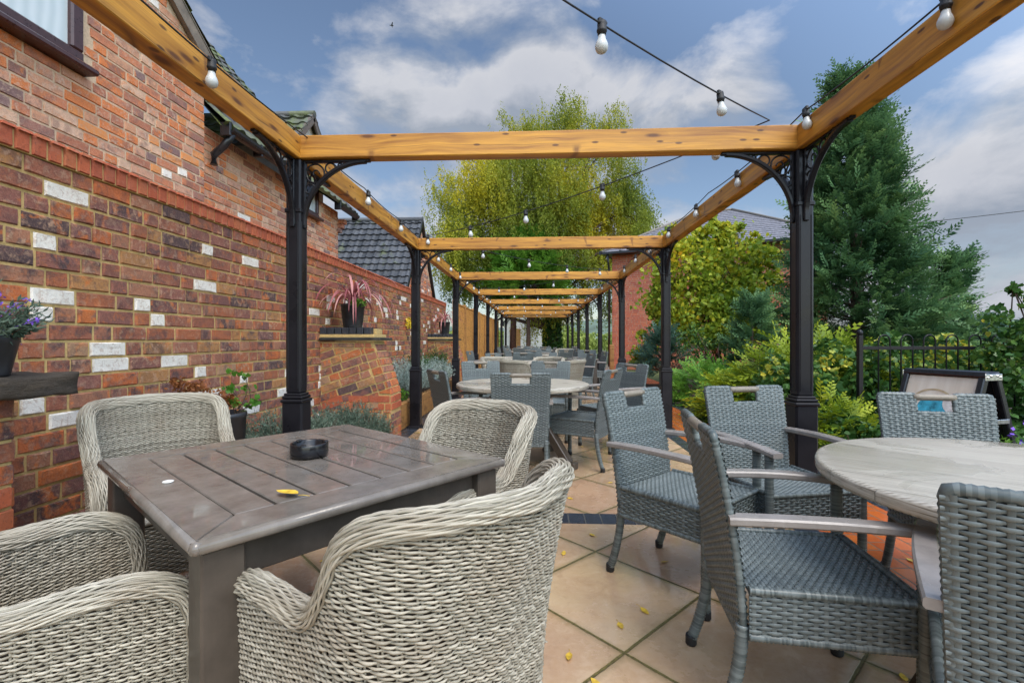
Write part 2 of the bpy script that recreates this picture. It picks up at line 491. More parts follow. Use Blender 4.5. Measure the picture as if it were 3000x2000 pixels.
def roof_mat(name, c0, c1, moss):
    q = NT(name)
    p = q.geo()
    n = q.noise(p, 18, 5, .65); b = q.noise(p, 2.2, 5, .6)
    t = q.attr()
    c = q.ramp(q.math('ADD', q.math('MULTIPLY', n, .5), q.math('MULTIPLY', t, .5)), [(.25, c0), (.8, c1)])
    c = q.mix(q.mr(b, .60 - moss * .3, .75 - moss * .3, 0, .85), c, q.ramp(n, [(.3, (.035, .055, .012)), (.7, (.16, .19, .045))]))
    q.p(Base__Color=c, Roughness=.6)
    q.bump(n, .4, .01)
    return q.m
ROOF_G = roof_mat('dark_grey_roof_tile', (.028, .031, .036), (.075, .08, .09), .03)
ROOF_M = roof_mat('mossy_roof_tile', (.035, .036, .036), (.10, .10, .095), .55)
def slate_mat():
    q = NT('grey_slate')
    b = q.n('TexBrick', Vector=q.map(q.n('TexCoord').outputs['UV'], (1, 1, 1)), Scale=1.0, Color1=(.13, .13, .15), Color2=(.22, .215, .235), Mortar=(.05, .05, .055))
    b.inputs['Brick Width'].default_value = .3; b.inputs['Row Height'].default_value = .2; b.inputs['Mortar Size'].default_value = .012
    q.p(Base__Color=b.outputs[0], Roughness=.5)
    return q.m
SLATE = plain('grey_slate', (.17, .165, .185), .5, .25, 14, .5)

def leaf_mat(name, stops, rough=.45, trans=.35, nsc=1.2, shift=.35):
    q = NT(name)
    t = q.attr()
    n = q.noise(q.geo(), nsc, 3, .6)
    f = q.math('ADD', q.math('MULTIPLY', t, 1. - shift), q.math('MULTIPLY', q.mr(n, .32, .68), shift))
    c = q.ramp(f, stops)
    q.p(Base__Color=c, Roughness=rough)
    q.b.inputs['Specular IOR Level'].default_value = .25
    tr = q.n('BsdfTranslucent', Color=c)
    ms = q.n('MixShader', i0=trans)
    q.t.links.new(q.b.outputs[0], ms.inputs[1]); q.t.links.new(tr.outputs[0], ms.inputs[2])
    q.t.links.new(ms.outputs[0], q.out.inputs[0])
    return q.m
L_BIRCH = leaf_mat('birch_leaf', [(0.08, (0.109, 0.16, 0.023)), (0.38, (0.243, 0.282, 0.028)), (0.62, (0.461, 0.422, 0.032)), (0.9, (0.75, 0.602, 0.028))], .5, .4, .22, .55)
L_CONIF = leaf_mat('conifer_leaf', [(0.1, (0.037, 0.094, 0.045)), (0.45, (0.09, 0.188, 0.075)), (0.75, (0.163, 0.281, 0.1)), (1, (0.275, 0.388, 0.125))], .5, .25, .9, .4)
L_BLUEC = leaf_mat('blue_conifer_leaf', [(0.1, (0.046, 0.103, 0.069)), (0.6, (0.092, 0.184, 0.138)), (1, (0.161, 0.265, 0.196))], .5, .25, .9, .4)
L_CREEP = leaf_mat('autumn_creeper_leaf', [(0.05, (0.073, 0.146, 0.018)), (0.35, (0.202, 0.302, 0.028)), (0.58, (0.403, 0.448, 0.039)), (0.8, (0.694, 0.582, 0.034)), (0.97, (0.739, 0.336, 0.034))], .45, .4, .75, .5)
L_JUNI = leaf_mat('golden_juniper_leaf', [(0.05, (0.055, 0.105, 0.01)), (0.4, (0.19, 0.27, 0.018)), (0.75, (0.4, 0.46, 0.03)), (1, (0.55, 0.52, 0.045))], .5, .35, 1.2, .35)
L_IVY = leaf_mat('ivy_leaf', [(0.05, (0.024, 0.074, 0.018)), (0.5, (0.061, 0.142, 0.03)), (0.8, (0.135, 0.23, 0.041)), (0.9, (0.486, 0.459, 0.054)), (1, (0.594, 0.486, 0.054))], .3, .25, 1.6, .3)
L_GREEN = leaf_mat('bright_green_leaf', [(0.1, (0.054, 0.156, 0.019)), (0.6, (0.132, 0.288, 0.034)), (1, (0.24, 0.384, 0.06))], .45, .35, 2, .3)
L_ROSE = leaf_mat('rosemary_leaf', [(0.1, (0.05, 0.088, 0.061)), (0.6, (0.116, 0.165, 0.116)), (1, (0.242, 0.297, 0.22))], .55, .15, 3, .3)
L_SILV = leaf_mat('silver_leaf', [(.1, (.16, .22, .19)), (.6, (.30, .38, .34)), (1, (.46, .52, .47))], .6, .2, 3, .3)
L_CORD = leaf_mat('red_cordyline_leaf', [(.1, (.17, .04, .05)), (.4, (.40, .12, .13)), (.7, (.60, .30, .28)), (1, (.56, .42, .26))], .4, .25, 4, .2)
L_COPP = leaf_mat('copper_leaf', [(.1, (.13, .045, .014)), (.6, (.26, .09, .025)), (1, (.37, .16, .05))], .5, .3, 6, .3)
L_FAR = leaf_mat('far_bush_leaf', [(.1, (.15, .21, .05)), (.6, (.29, .36, .08)), (1, (.45, .48, .13))], .6, .3, .3, .5)
PURPLE = plain('purple_petal', (.17, .07, .5), .5)
YELLOWP = plain('yellow_petal', (.62, .45, .02), .5)
FALLEN = plain('yellow_dead_leaf', (.62, .40, .04), .45, .15, 40)
BARK = plain('brown_bark', (.085, .055, .038), .9, .3, 18, .8)
BARK_R = plain('reddish_bark', (.15, .075, .05), .9, .25, 18, .8)

# ------------------------------------------------------------------ paving
def paving_mat():
    q = NT('wet_buff_paving')
    uv = q.n('TexCoord').outputs['UV']
    pos = q.geo()
    r = q.map(uv, (1, 1, 1), rot=(0, 0, PI / 4))
    r = q.n('VectorMath', _operation='SCALE', i0=r, Scale=1 / .60).outputs[0]
    wob = q.noise(pos, 2.2, 3)
    x, y, _ = q.n('SeparateXYZ', Vector=r).outputs
    x = q.math('ADD', x, q.math('MULTIPLY', q.math('SUBTRACT', wob, .5), .012))
    fx = q.math('ABSOLUTE', q.math('SUBTRACT', q.math('FRACT', x), .5))
    fy = q.math('ABSOLUTE', q.math('SUBTRACT', q.math('FRACT', y), .5))
    d = q.math('MAXIMUM', fx, fy)
    edge = q.math('ADD', d, q.math('MULTIPLY', q.math('SUBTRACT', q.noise(pos, 24, 4, .7), .5), .012))
    grout = q.mr(edge, .4875, .4925)
    cell = q.n('CombineXYZ', X=q.math('FLOOR', x), Y=q.math('FLOOR', y), Z=0.0).outputs[0]
    wn = q.n('TexWhiteNoise', _noise_dimensions='3D', Vector=cell).outputs['Value']
    n1 = q.noise(pos, 2.6, 5, .6, .4)
    n2 = q.noise(pos, 38, 5, .65)
    c = q.ramp(wn, [(0, (.47, .305, .17)), (.3, (.57, .405, .24)), (.6, (.52, .35, .20)), (.85, (.45, .26, .145)), (1, (.54, .37, .225))])
    c = q.mix(q.mr(n1, .40, .66, 0, .55), c, (.40, .225, .125))
    n4 = q.noise(pos, 9, 5, .7, .6)
    c = q.mix(q.mr(n4, .52, .68, 0, .35), c, (.30, .17, .10))
    c = q.mix(q.mr(n4, .46, .30, 0, .3), c, (.72, .56, .40))
    c = q.mix(q.mr(n2, .4, .75, 0, .3), c, (.60, .45, .32))
    spk = q.mr(q.noise(pos, 130, 2), .66, .72)
    c = q.mix(q.math('MULTIPLY', spk, .35), c, (.18, .10, .07))
    rim = q.mr(edge, .44, .488)
    c = q.mix(q.math('MULTIPLY', rim, q.mr(n1, .35, .6, .1, .7)), c, (.25, .19, .085))
    moss = q.ramp(q.noise(pos, 60, 4, .7), [(.3, (.055, .045, .012)), (.7, (.18, .145, .04))])
    c = q.mix(grout, c, moss)
    wet = q.mr(q.noise(pos, 1.15, 4, .6, .3), .32, .56)
    ro = q.math('ADD', q.math('MULTIPLY', wet, -.26), q.math('ADD', .34, q.math('MULTIPLY', n2, .12)))
    ro = q.math('ADD', ro, q.math('MULTIPLY', grout, .5))
    q.p(Base__Color=c, Roughness=ro)
    q.set(q.b.inputs['Coat Weight'], q.math('MULTIPLY', q.math('MULTIPLY', wet, q.math('SUBTRACT', 1., grout)), .9)); q.b.inputs['Coat Roughness'].default_value = .045; q.b.inputs['Coat IOR'].default_value = 1.4
    h = q.math('ADD', q.math('MULTIPLY', grout, -1.6), q.math('ADD', q.math('MULTIPLY', n2, .14), q.math('MULTIPLY', q.math('POWER', rim, 2.), -.35)))
    q.bump(h, .55, .012)
    return q.m
PAVE = paving_mat()
def sett_mat(name, cs, bw, rh, mo, mcol, rough, rotz_=0.0, offs=.5):
    q = NT(name)
    pos = q.geo()
    v = q.map(pos, (1, 1, 1), rot=(0, 0, rotz_))
    b = q.n('TexBrick', Vector=v, Scale=1.0, Color1=(0, 0, 0), Color2=(1, 1, 1), Mortar=(0, 0, 0))
    b.inputs['Brick Width'].default_value = bw; b.inputs['Row Height'].default_value = rh
    b.inputs['Mortar Size'].default_value = mo; b.inputs['Mortar Smooth'].default_value = .2
    b.offset = offs
    n = q.noise(pos, 40, 5, .65); n1 = q.noise(pos, 2.5, 4, .6)
    c = q.ramp(b.outputs[0], cs)
    c = q.mix(q.mr(n, .35, .7, 0, .35), c, tuple(x * .5 for x in cs[0][1]))
    c = q.mix(q.mr(n1, .4, .65, 0, .4), c, tuple(x * .7 for x in cs[-1][1]))
    c = q.mix(b.outputs['Fac'], c, mcol)
    q.p(Base__Color=c, Roughness=q.math('ADD', q.mr(n1, .35, .65, rough, rough * 2.2), q.math('MULTIPLY', b.outputs['Fac'], .4)))
    q.bump(q.math('SUBTRACT', q.math('MULTIPLY', n, .2), b.outputs['Fac']), .5, .01)
    return q.m
PATHM = sett_mat('orange_red_path_brick', [(0, (.46, .095, .022)), (.5, (.56, .135, .030)), (1, (.40, .075, .022))], .21, .105, .005, (.13, .09, .055), .13, PI / 2 + .0)
BANDX = sett_mat('blue_band_brick_across', [(0, (.030, .038, .055)), (.5, (.042, .052, .07)), (1, (.024, .03, .042))], .105, .6, .004, (.09, .085, .07), .16)
BANDY = sett_mat('blue_band_brick_along', [(0, (.030, .038, .055)), (.5, (.042, .052, .07)), (1, (.024, .03, .042))], .6, .105, .004, (.09, .085, .07), .16)

def sheet(name, rects, mat, z, off=None):
    """rects (x0,y0,x1,y1): one mesh; UV in metres, per-rect shift"""
    me = bpy.data.meshes.new(name)
    V, F, U = [], [], []
    for k, (x0, y0, x1, y1) in enumerate(rects):
        o = off[k] if off else (0, 0)
        b = len(V)
        V += [(x0, y0, z), (x1, y0, z), (x1, y1, z), (x0, y1, z)]
        U += [(x - o[0], y - o[1]) for x, y in ((x0, y0), (x1, y0), (x1, y1), (x0, y1))]
        F.append((b, b + 1, b + 2, b + 3))
    me.from_pydata(V, [], F)
    uv = me.uv_layers.new(name='UVMap')
    for i, u in enumerate(U): uv.data[i].uv = u
    me.materials.append(mat)
    o = bpy.data.objects.new(name, me)
    COL.objects.link(o)
    return tag(o, kind='structure')

PX0, PX1 = -1.59, 1.675          # post rows
PY = [3.12 + 3.175 * k for k in range(-1, 8)]
GRASS = None
def grass_ground():
    q = NT('damp_grass_and_soil')
    p = q.geo()
    n = q.noise(p, 6, 6, .65); n2 = q.noise(p, .4, 4, .6)
    c = q.ramp(n, [(.3, (.035, .04, .015)), (.5, (.06, .085, .02)), (.75, (.10, .14, .03))])
    c = q.mix(q.mr(n2, .4, .65, 0, .5), c, (.12, .13, .04))
    q.p(Base__Color=c, Roughness=.9); q.bump(n, .6, .03)
    return q.m
GRASS = grass_ground()
me = bpy.data.meshes.new('ground')
me.from_pydata([(-700, -300, -.02), (700, -300, -.02), (700, 900, -.02), (-700, 900, -.02)], [], [(0, 1, 2, 3)])
me.materials.append(GRASS)
g = bpy.data.objects.new('ground', me); COL.objects.link(g); tag(g, kind='structure')
rects, offs = [], []
bays = [(-2.2, PY[0] - .09)] + [(PY[k] + .09, PY[k + 1] - .09) for k in range(8)] + [(PY[8] + .09, 33)]
for k, (y0, y1) in enumerate(bays):
    rects.append((PX0 + .075, y0, PX1 - .11, y1)); offs.append((.275 + .05 * k, 1.787 if k < 2 else 4.42 + .23 * k))
    if k < 2:
        rects.append((-2.4, y0, PX0 - .095, y1)); offs.append((.275, 1.787))
sheet('paving', rects, PAVE, 0.0, offs)
bx = [(PX0 + .075, y - .09, PX1 - .11, y + .09) for y in PY] + [(-2.4, y - .09, PX0 - .095, y + .09) for y in PY[:2]]
sheet('paving_band_across', bx, BANDX, .0005)
sheet('paving_band_along', [(PX0 - .095, -2.2, PX0 + .075, 33), (PX1 - .11, -2.2, PX1 + .03, 33), (2.36, -2.2, 2.52, 12.8)], BANDY, .001)
sheet('path', [(PX1 + .03, -2.2, 2.36, 12.8), (PX1 + .03, 12.8, 3.4, 24)], PATHM, 0.0)
sheet('bed_soil', [(-2.4, PY[1] + .09, PX0 - .095, 13)], SOIL, .004)
# soil of the right-hand border
sheet('border_soil', [(2.52, -2.2, 9, 13)], SOIL, -.004)

# hills on the skyline
mb = MB()
for (cx, cy, rx, ry, h, sd) in [(60, 420, 260, 60, 16, 1), (-160, 470, 240, 60, 20, 2), (330, 380, 200, 70, 17, 3), (120, 330, 160, 40, 9, 4)]:
    n = 40
    xs = np.linspace(-1, 1, n); ys = np.linspace(-1, 1, 12)
    X, Y = np.meshgrid(xs, ys)
    Z = np.clip(1 - X**2 - Y**2, 0, None) * h * (1 + .18 * np.sin(X * 7 + sd) + .1 * np.sin(X * 17 + sd * 2)) - .3
    V = np.stack([cx + X * rx, cy + Y * ry, Z], -1).reshape(-1, 3)
    i = np.arange(11)[:, None] * n; j = np.arange(n - 1)[None]
    mb.add(V, np.stack([i + j, i + j + 1, i + n + j + 1, i + n + j], -1).reshape(-1, 4), .5, 0, True)
HILL = plain('far_wooded_hill', (.10, .14, .10), .9, .25, .06)
tag(mb.build('hills', HILL), kind='structure')

# ------------------------------------------------------------------ brickwork
def bricks(mb, O, U, V, N, W, H, bl=.225, bh=.074, joint=.011, proud=.009, keep=None, jit=.0022, stretcher=.55, tint=None, mat=0, header=True, lap=True):
    O, U, V, N = (np.asarray(q, float) for q in (O, U, V, N))
    rows = max(1, int(math.floor((H + joint) / (bh + joint) + 1e-6)))
    vs, fs, ts = [], [], []
    rag_v, rag_t = [], []
    q = np.array([[0, 1, 2, 3], [4, 5, 1, 0], [5, 6, 2, 1], [6, 7, 3, 2], [7, 4, 0, 3]])
    for r in range(rows):
        y0 = r * (bh + joint); y1 = y0 + bh
        x = 0.0
        if lap: x = -random.choice([0, .25, .5, .75]) * bl if header else -(r % 2) * (bl + joint) / 2
        while x < W:
            L = bl if (not header or random.random() < stretcher) else (bl - joint) / 2
            L *= random.uniform(.96, 1.03) if jit else 1
            a, b = max(x, 0), min(x + L, W)
            if b - a > .02 and (keep is None or keep((a + b) / 2, (y0 + y1) / 2, a, b, y0, y1)):
                d = proud + random.uniform(-jit, jit)
                c = min(.005, bh * .07)
                j = lambda: random.uniform(-jit, jit)
                t = random.random() if tint is None else (tint() if callable(tint) else tint)
                if jit > .003:      # hand-made bricks : ragged arrises, drawn as ten-sided faces
                    m1, m2, ym = a + (b - a) * random.uniform(.2, .45), a + (b - a) * random.uniform(.55, .8), (y0 + y1) / 2
                    ol = [(a, y0), (m1, y0), (m2, y0), (b, y0), (b, ym), (b, y1), (m2, y1), (m1, y1), (a, y1), (a, ym)]
                    sx_ = lambda x_: c * 1.2 if x_ == a else (-c * 1.2 if x_ == b else 0)
                    sy_ = lambda y_: c if y_ == y0 else (-c if y_ == y1 else 0)
                    rv, kk = [], len(rag_v) * 20
                    fr = [(x_ + sx_(x_) + j() * .8, y_ + sy_(y_) + j() * .8, d + j() * .4) for x_, y_ in ol]
                    rag_v.append(fr + [(x_, y_, -.004) for x_, y_ in ol])
                    rag_t.append(t)
                else:
                    fr = [(a + c + j(), y0 + c + j(), d + j() * .5), (b - c + j(), y0 + c + j(), d + j() * .5), (b - c + j(), y1 - c + j(), d + j() * .5), (a + c + j(), y1 - c + j(), d + j() * .5)]
                    bk = [(a, y0, -.004), (b, y0, -.004), (b, y1, -.004), (a, y1, -.004)]
                    k = len(vs)
                    vs += fr + bk
                    fs.append(q + k)
                    ts += [t] * 5
            x += L + joint
    flip = np.dot(np.cross(U, V), N) < 0
    if rag_v:
        W_ = np.array(rag_v).reshape(-1, 3); nb = len(rag_v)
        P = O + W_[:, 0, None] * U + W_[:, 1, None] * V + W_[:, 2, None] * N
        i0 = np.arange(nb)[:, None] * 20
        top = i0 + np.arange(10)[None]
        sd = np.concatenate([i0 + np.array([[e, 10 + e, 10 + (e + 1) % 10, (e + 1) % 10]]) for e in range(10)])
        mb.add(P, sd[:, ::-1] if flip else sd, np.tile(np.array(rag_t), 10), mat)
        mb.f.append(((top[:, ::-1] if flip else top) + mb.n - len(P), np.array(rag_t), mat, False))
    if not vs: return
    vs = np.array(vs)
    P = O + vs[:, 0, None] * U + vs[:, 1, None] * V + vs[:, 2, None] * N
    f = np.concatenate(fs)
    if np.dot(np.cross(U, V), N) < 0: f = f[:, ::-1]
    mb.add(P, f, np.array(ts), mat)
def wall_tint():
    r = random.random()
    return random.uniform(.957, 1) if r < .08 else random.random() * .95
WX = -2.40
gw = thing('garden_wall', 'long reclaimed brick garden wall with white painted bricks and red soldier coping', 'wall', (WX, 5.8, 0))
mb = MB()
box(mb, (WX - .115, 5.3, 1.01), (.22, 14.8, 2.03), .003, mat=1)
bricks(mb, (WX, -2.0, .0), (0, 1, 0), (0, 0, 1), (1, 0, 0), 14.7, 2.035, bl=.226, bh=.0750, joint=.0135, proud=.006, jit=.0042, tint=wall_tint)
mb.build('brick_face', [BR_WALL, MO_WALL], gw, world=True)
mb = MB()
box(mb, (WX - .11, 5.3, 2.075), (.235, 14.8, .096), .003, mat=1)
bricks(mb, (WX + .012, -2.0, 2.031), (0, 1, 0), (0, 0, 1), (1, 0, 0), 14.7, .1, bl=.066, bh=.102, joint=.011, proud=.006, header=False, lap=False, jit=.0012)
bricks(mb, (WX - .23, -2.0, 2.123), (0, 1, 0), (1, 0, 0), (0, 0, 1), 14.7, .26, bl=.066, bh=.258, joint=.010, proud=.012, header=False, lap=False, jit=.0012)
mb.build('coping', [BR_RED, MO_WALL], gw, world=True)

def clip_poly(P, K):
    """Sutherland-Hodgman: polygon P against convex counter-clockwise polygon K"""
    out = [tuple(p) for p in P]
    for i in range(len(K)):
        (ax, ay), (bx_, by_) = K[i], K[(i + 1) % len(K)]
        f = lambda p: (bx_ - ax) * (p[1] - ay) - (by_ - ay) * (p[0] - ax)
        src, out = out, []
        for j in range(len(src)):
            p, q = src[j], src[(j + 1) % len(src)]
            fp, fq = f(p), f(q)
            if fp >= 0: out.append(p)
            if (fp >= 0) != (fq >= 0):
                t = fp / (fp - fq); out.append((p[0] + (q[0] - p[0]) * t, p[1] + (q[1] - p[1]) * t))
        if not out: return []
    return out
def bricks_clip(mb, Mp, ang, K, bl=.225, bh=.074, joint=.013, proud=.009, mat=0, tint=None, header=True, org=(0, 0)):
    """courses laid at angle ang in the 2-D plane, cut to the convex outline K; Mp(x, y, depth) -> 3-D"""
    ca, sa = math.cos(ang), math.sin(ang)
    for r in range(-30, 40):
        x = -2.5 - random.random() * .2
        while x < 2.5:
            L = bl if (not header or random.random() < .6) else (bl - joint) / 2
            y0 = r * (bh + joint)
            q = [(x, y0), (x + L, y0), (x + L, y0 + bh), (x, y0 + bh)]
            q = [(org[0] + u * ca - v * sa + random.uniform(-.002, .002), org[1] + u * sa + v * ca + random.uniform(-.002, .002)) for u, v in q]
            p = clip_poly(q, K)
            x += L + joint
            if len(p) < 3: continue
            ar = abs(sum(p[i][0] * p[(i + 1) % len(p)][1] - p[(i + 1) % len(p)][0] * p[i][1] for i in range(len(p)))) / 2
            if ar < .0008: continue
            k = len(p); d = proud + random.uniform(-.002, .002)
            cx = sum(a for a, _ in p) / k; cy = sum(b for _, b in p) / k
            V = [Mp(cx + (a - cx) * .965, cy + (b - cy) * .94, d) for a, b in p] + [Mp(a, b, -.004) for a, b in p]
            t = tint() if callable(tint) else random.random() * .95
            mb.add(V, [[i, k + i, k + (i + 1) % k, (i + 1) % k] for i in range(k)], t, mat)
            mb.f.append((np.array([list(range(k))]) + mb.n - 2 * k, np.array([t]), mat, False))
# raking buttress with ledge
def buttress(Yc, name_label, half=.19):
    t = thing('brick_buttress', name_label, 'buttress', (WX, Yc, 0))
    poly = [(0, 0), (.80, 0), (.80, .545), (.60, 1.14), (0, 1.14)]
    mb = MB()
    prism(mb, [(x + .002, y) for x, y in poly], lambda x, y, d: (x, d, y), -half + .008, half - .008, mat=1)
    for sgn in (-1, 1):
        Mp = lambda x, y, d: (x, sgn * (half - .008 + d), y)
        bricks_clip(mb, Mp, R(19), [(0, .385), (.66, .385), (.66, .56), (.485, 1.06), (0, 1.06)])
        bricks_clip(mb, Mp, 0, [(0, 1.07), (.585, 1.07), (.56, 1.14), (0, 1.14)])
        ra = math.atan2(.2, .595)
        bricks_clip(mb, Mp, ra, [(.672, .56), (.80, .56), (.60, 1.14), (.505, 1.06)] if False else [(.675, .56), (.795, .56), (.608, 1.06), (.50, 1.06)], bl=.5, header=False, tint=lambda: random.choice([.05, .16, .3, .45, .6, .84, .89]))
        bricks_clip(mb, Mp, 0, [(0, .375), (.80, .375), (.80, .548), (0, .548)], mat=2, header=False, org=(0, .375))
        bricks_clip(mb, Mp, 0, [(0, 0), (.80, 0), (.80, .365), (0, .365)])
    # raking front and toe
    L = math.hypot(.2, .595)
    bricks(mb, (.803, half, .55), (0, -1, 0), (-.2 / L, 0, .595 / L), (.595 / L, 0, .2 / L), 2 * half, L, bl=.18, tint=lambda: random.choice([.05, .16, .3, .45, .52, .6, .84, .89]), jit=.002)
    bricks(mb, (.802, half, .545 - .172), (0, -1, 0), (0, 0, 1), (1, 0, 0), 2 * half, .165, bl=.18, mat=2, header=False)
    bricks(mb, (.802, half, 0), (0, -1, 0), (0, 0, 1), (1, 0, 0), 2 * half, .37, bl=.18, tint=lambda: random.random() * .95)
    mb.build('brick_body', [BR_WALL, MO_WALL, BR_RED], t)
    mb = MB()
    box(mb, (.345, 0, 1.162), (.69, 2 * half + .09, .03), .006)
    mb.build('ledge_slab', plain('mossy_black_slab', (.03, .03, .026), .7, .4, 9), t)
    mb = MB()
    box(mb, (.31, 0, 1.196), (.62, 2 * half + .05, .036), .004, mat=1)
    for k in range(7):
        for sgn, yy in ((1, -half + .03), (-1, half - .03)):
            box(mb, (.045 + k * .083, yy, 1.252), (.072, .11, .075), .004, tint=random.random())
    box(mb, (.31, 0, 1.247), (.60, 2 * half - .17, .062), .004, mat=1)
    mb.build('blue_brick_course', [BR_BLUE, MO_WALL], t)
    return t
but1 = buttress(5.42, 'raking brick buttress with blue brick ledge near the second left post')
but2 = copy_tree(but1); but2.location = (WX, 10.75, 0)
but2['label'] = 'far brick buttress with ledge where the garden wall meets the timber fence'
for o in (but1, but2): o['group'] = 'brick buttresses'

# near pier with rough stone slab
pr = thing('brick_pier', 'low brick pier under the rough dark stone slab at the wall', 'pier', (WX, 1.6, 0))
mb = MB()
box(mb, (WX + .195, 1.52, .465), (.385, .46, .93), .003, mat=1)
bricks(mb, (WX + .39, 1.29, 0), (0, 1, 0), (0, 0, 1), (1, 0, 0), .46, .34, tint=lambda: random.random() * .9)
bricks(mb, (WX + .39, 1.29, .345), (0, 1, 0), (0, 0, 1), (1, 0, 0), .46, .25, mat=2, header=False)
bricks(mb, (WX + .39, 1.29, .60), (0, 1, 0), (0, 0, 1), (1, 0, 0), .46, .34, tint=lambda: random.random() * .9)
for yy, sgn in ((1.75, 1), (1.29, -1)):
    bricks(mb, (WX, yy, 0), (1, 0, 0), (0, 0, 1), (0, sgn, 0), .39, .93, tint=lambda: random.random() * .9)
mb.build('brick_body', [BR_WALL, MO_WALL, BR_RED], pr, world=True)
def rough_block(mb, c, s, seed, amp=.014, n=14):
    bm = bmesh.new()
    bmesh.ops.create_cube(bm, size=1)
    bmesh.ops.subdivide_edges(bm, edges=bm.edges, cuts=n, use_grid_fill=True)
    V = np.array([v.co for v in bm.verts]) * np.array(s)
    bm.verts.ensure_lookup_table(); bm.verts.index_update()
    from mathutils import noise as mn
    out = []
    for p in V:
        rr = np.minimum(1, np.abs(p) / (np.array(s) / 2))
        k = np.sort(rr)[1]
        q = p * (1 - .10 * max(0, k - .8) / .2 * .5)
        d = mn.noise(Vector((p[0] * 9 + seed, p[1] * 9, p[2] * 22))) * amp + mn.noise(Vector((p[0] * 30, p[1] * 30 + seed, p[2] * 40))) * amp * .4
        out.append(q + unit(p / np.array(s)) * d)
    F = [[v.index for v in f.verts] for f in bm.faces]
    mb.add(np.array(out) + np.array(c), F, .5, 0, True)
    bm.free()
import bmesh
mb = MB()
rough_block(mb, (0, 0, 0), (.56, .74, .088), 3.3)
sl = mb.build('stone_slab', STONE, loc=(WX + .275, 1.51, .977))
tag(sl, 'rough dark stone slab resting on the low brick pier', 'stone slab')

# ------------------------------------------------------------------ left-hand houses
def tiled_roof(mb, O, U, V, W, L, row=.30, wave=.22, amp=.022, lift=.022, mat=0, ulim=None):
    O, U, V = (np.asarray(q, float) for q in (O, U, V))
    U, V = unit(U), unit(V)
    N = np.cross(U, V)
    if N[2] < 0: N = -N
    nr = int(math.ceil(L / row))
    us = np.arange(0, W + 1e-6, wave / 7)
    ph = (us / wave) % 1
    prof = np.where(ph < .55, np.sin(ph / .55 * PI), -.15 * np.sin((ph - .55) / .45 * PI)) * amp
    for r in range(nr):
        v0, v1 = r * row - .03, min((r + 1) * row, L)
        vv = np.array([v0, v0, (v0 + v1) / 2, v1])
        nn = np.array([-.012, lift + .006, lift * .5, 0])
        jit = np.repeat(rng.uniform(-.004, .004, len(us) // 7 + 1), 7)[:len(us)]
        P = O + us[None, :, None] * U + vv[:, None, None] * V + (nn[:, None] + np.where(np.arange(4)[:, None] == 0, 0, 1) * prof[None] + jit[None])[..., None] * N
        n = len(us)
        i = np.arange(3)[:, None] * n; j = np.arange(n - 1)[None]
        F = np.stack([i + j, i + j + 1, i + n + j + 1, i + n + j], -1).reshape(-1, 4)
        col = np.repeat(rng.random(len(us) // 7 + 1), 7)[:n - 1]
        mb.add(P.reshape(-1, 3), F, np.tile(col, 3), mat, False)

h1 = thing('brick_house', 'red brick gable house with brown framed window rising above the garden wall', 'house', (-3.15, 1, 0))
HX = -3.15
mb = MB()
gy0, gy1, ev, ap = -4.6, 4.41, 3.78, 6.95
gpoly = [(gy0, 0), (gy1, 0), (gy1, ev), ((gy0 + gy1) / 2, ap), (gy0, ev)]
prism(mb, gpoly, lambda x, y, d: (HX - d, x, y), 0.0, 6.0, mat=1)
win = (-1.2, 3.16, 3.03, 4.65)     # y0,y1,z0,z1
def keep(x, y, x0, x1, y0, y1):
    Y, Z = gy0 + x, 1.85 + y
    if Y + (x1 - x0) / 2 > win[0] - .02 and Y - (x1 - x0) / 2 < win[1] + .02 and win[2] - .06 < Z < win[3]: return False
    return inpoly(gy0 + x0 + .01, Z, gpoly) and inpoly(gy0 + x1 - .01, Z + .03, gpoly) and Y > -3
bricks(mb, (HX, gy0, 1.85), (0, 1, 0), (0, 0, 1), (1, 0, 0), gy1 - gy0, 5.2, bl=.222, bh=.066, joint=.010, proud=.007, jit=.0031, keep=keep, tint=lambda: random.random() * .985)
bricks(mb, (HX, gy1, 1.85), (-1, 0, 0), (0, 0, 1), (0, 1, 0), .3, 1.9, bl=.222, bh=.066, joint=.010, proud=.006)
mb.build('wall', [BR_HOUSE, MO_HOUSE], h1, world=True)
mb = MB()
s = (ap - ev) / ((gy1 - gy0) / 2); L = math.hypot(1, s)
OV = .22
for sgn in (-1, 1):
    ye = (gy1 + OV) if sgn > 0 else (gy0 - OV)
    ze = ev - s * OV
    rl = ((gy1 - gy0) / 2 + OV) * L
    tiled_roof(mb, (HX + .06, ye, ze + .14), (-1, 0, 0), (0, -sgn / L, s / L), 6.2, rl)
    V = [(HX + .06, ye, ze + .10), (HX - 6.1, ye, ze + .10), (HX - 6.1, (gy0 + gy1) / 2, ap + .10), (HX + .06, (gy0 + gy1) / 2, ap + .10)]
    mb.add(V, [[0, 1, 2, 3]], .2)
mb.build('roof', [ROOF_M], h1, world=True)
mb = MB()
ym = (gy0 + gy1) / 2
for sgn, y0 in ((1, gy1), (-1, gy0)):
    P = [(HX + .035, y0 + sgn * OV, ev - s * OV + .04), (HX + .035, ym, ap + .04)]
    sweep(mb, P, [(-.02, -.07), (.02, -.07), (.02, .07), (-.02, .07)], (1, 0, 0) if False else (0, 0, 1))
mb.build('verge_board', plain('weathered_verge', (.16, .13, .10), .7, .2, 9), h1, world=True)
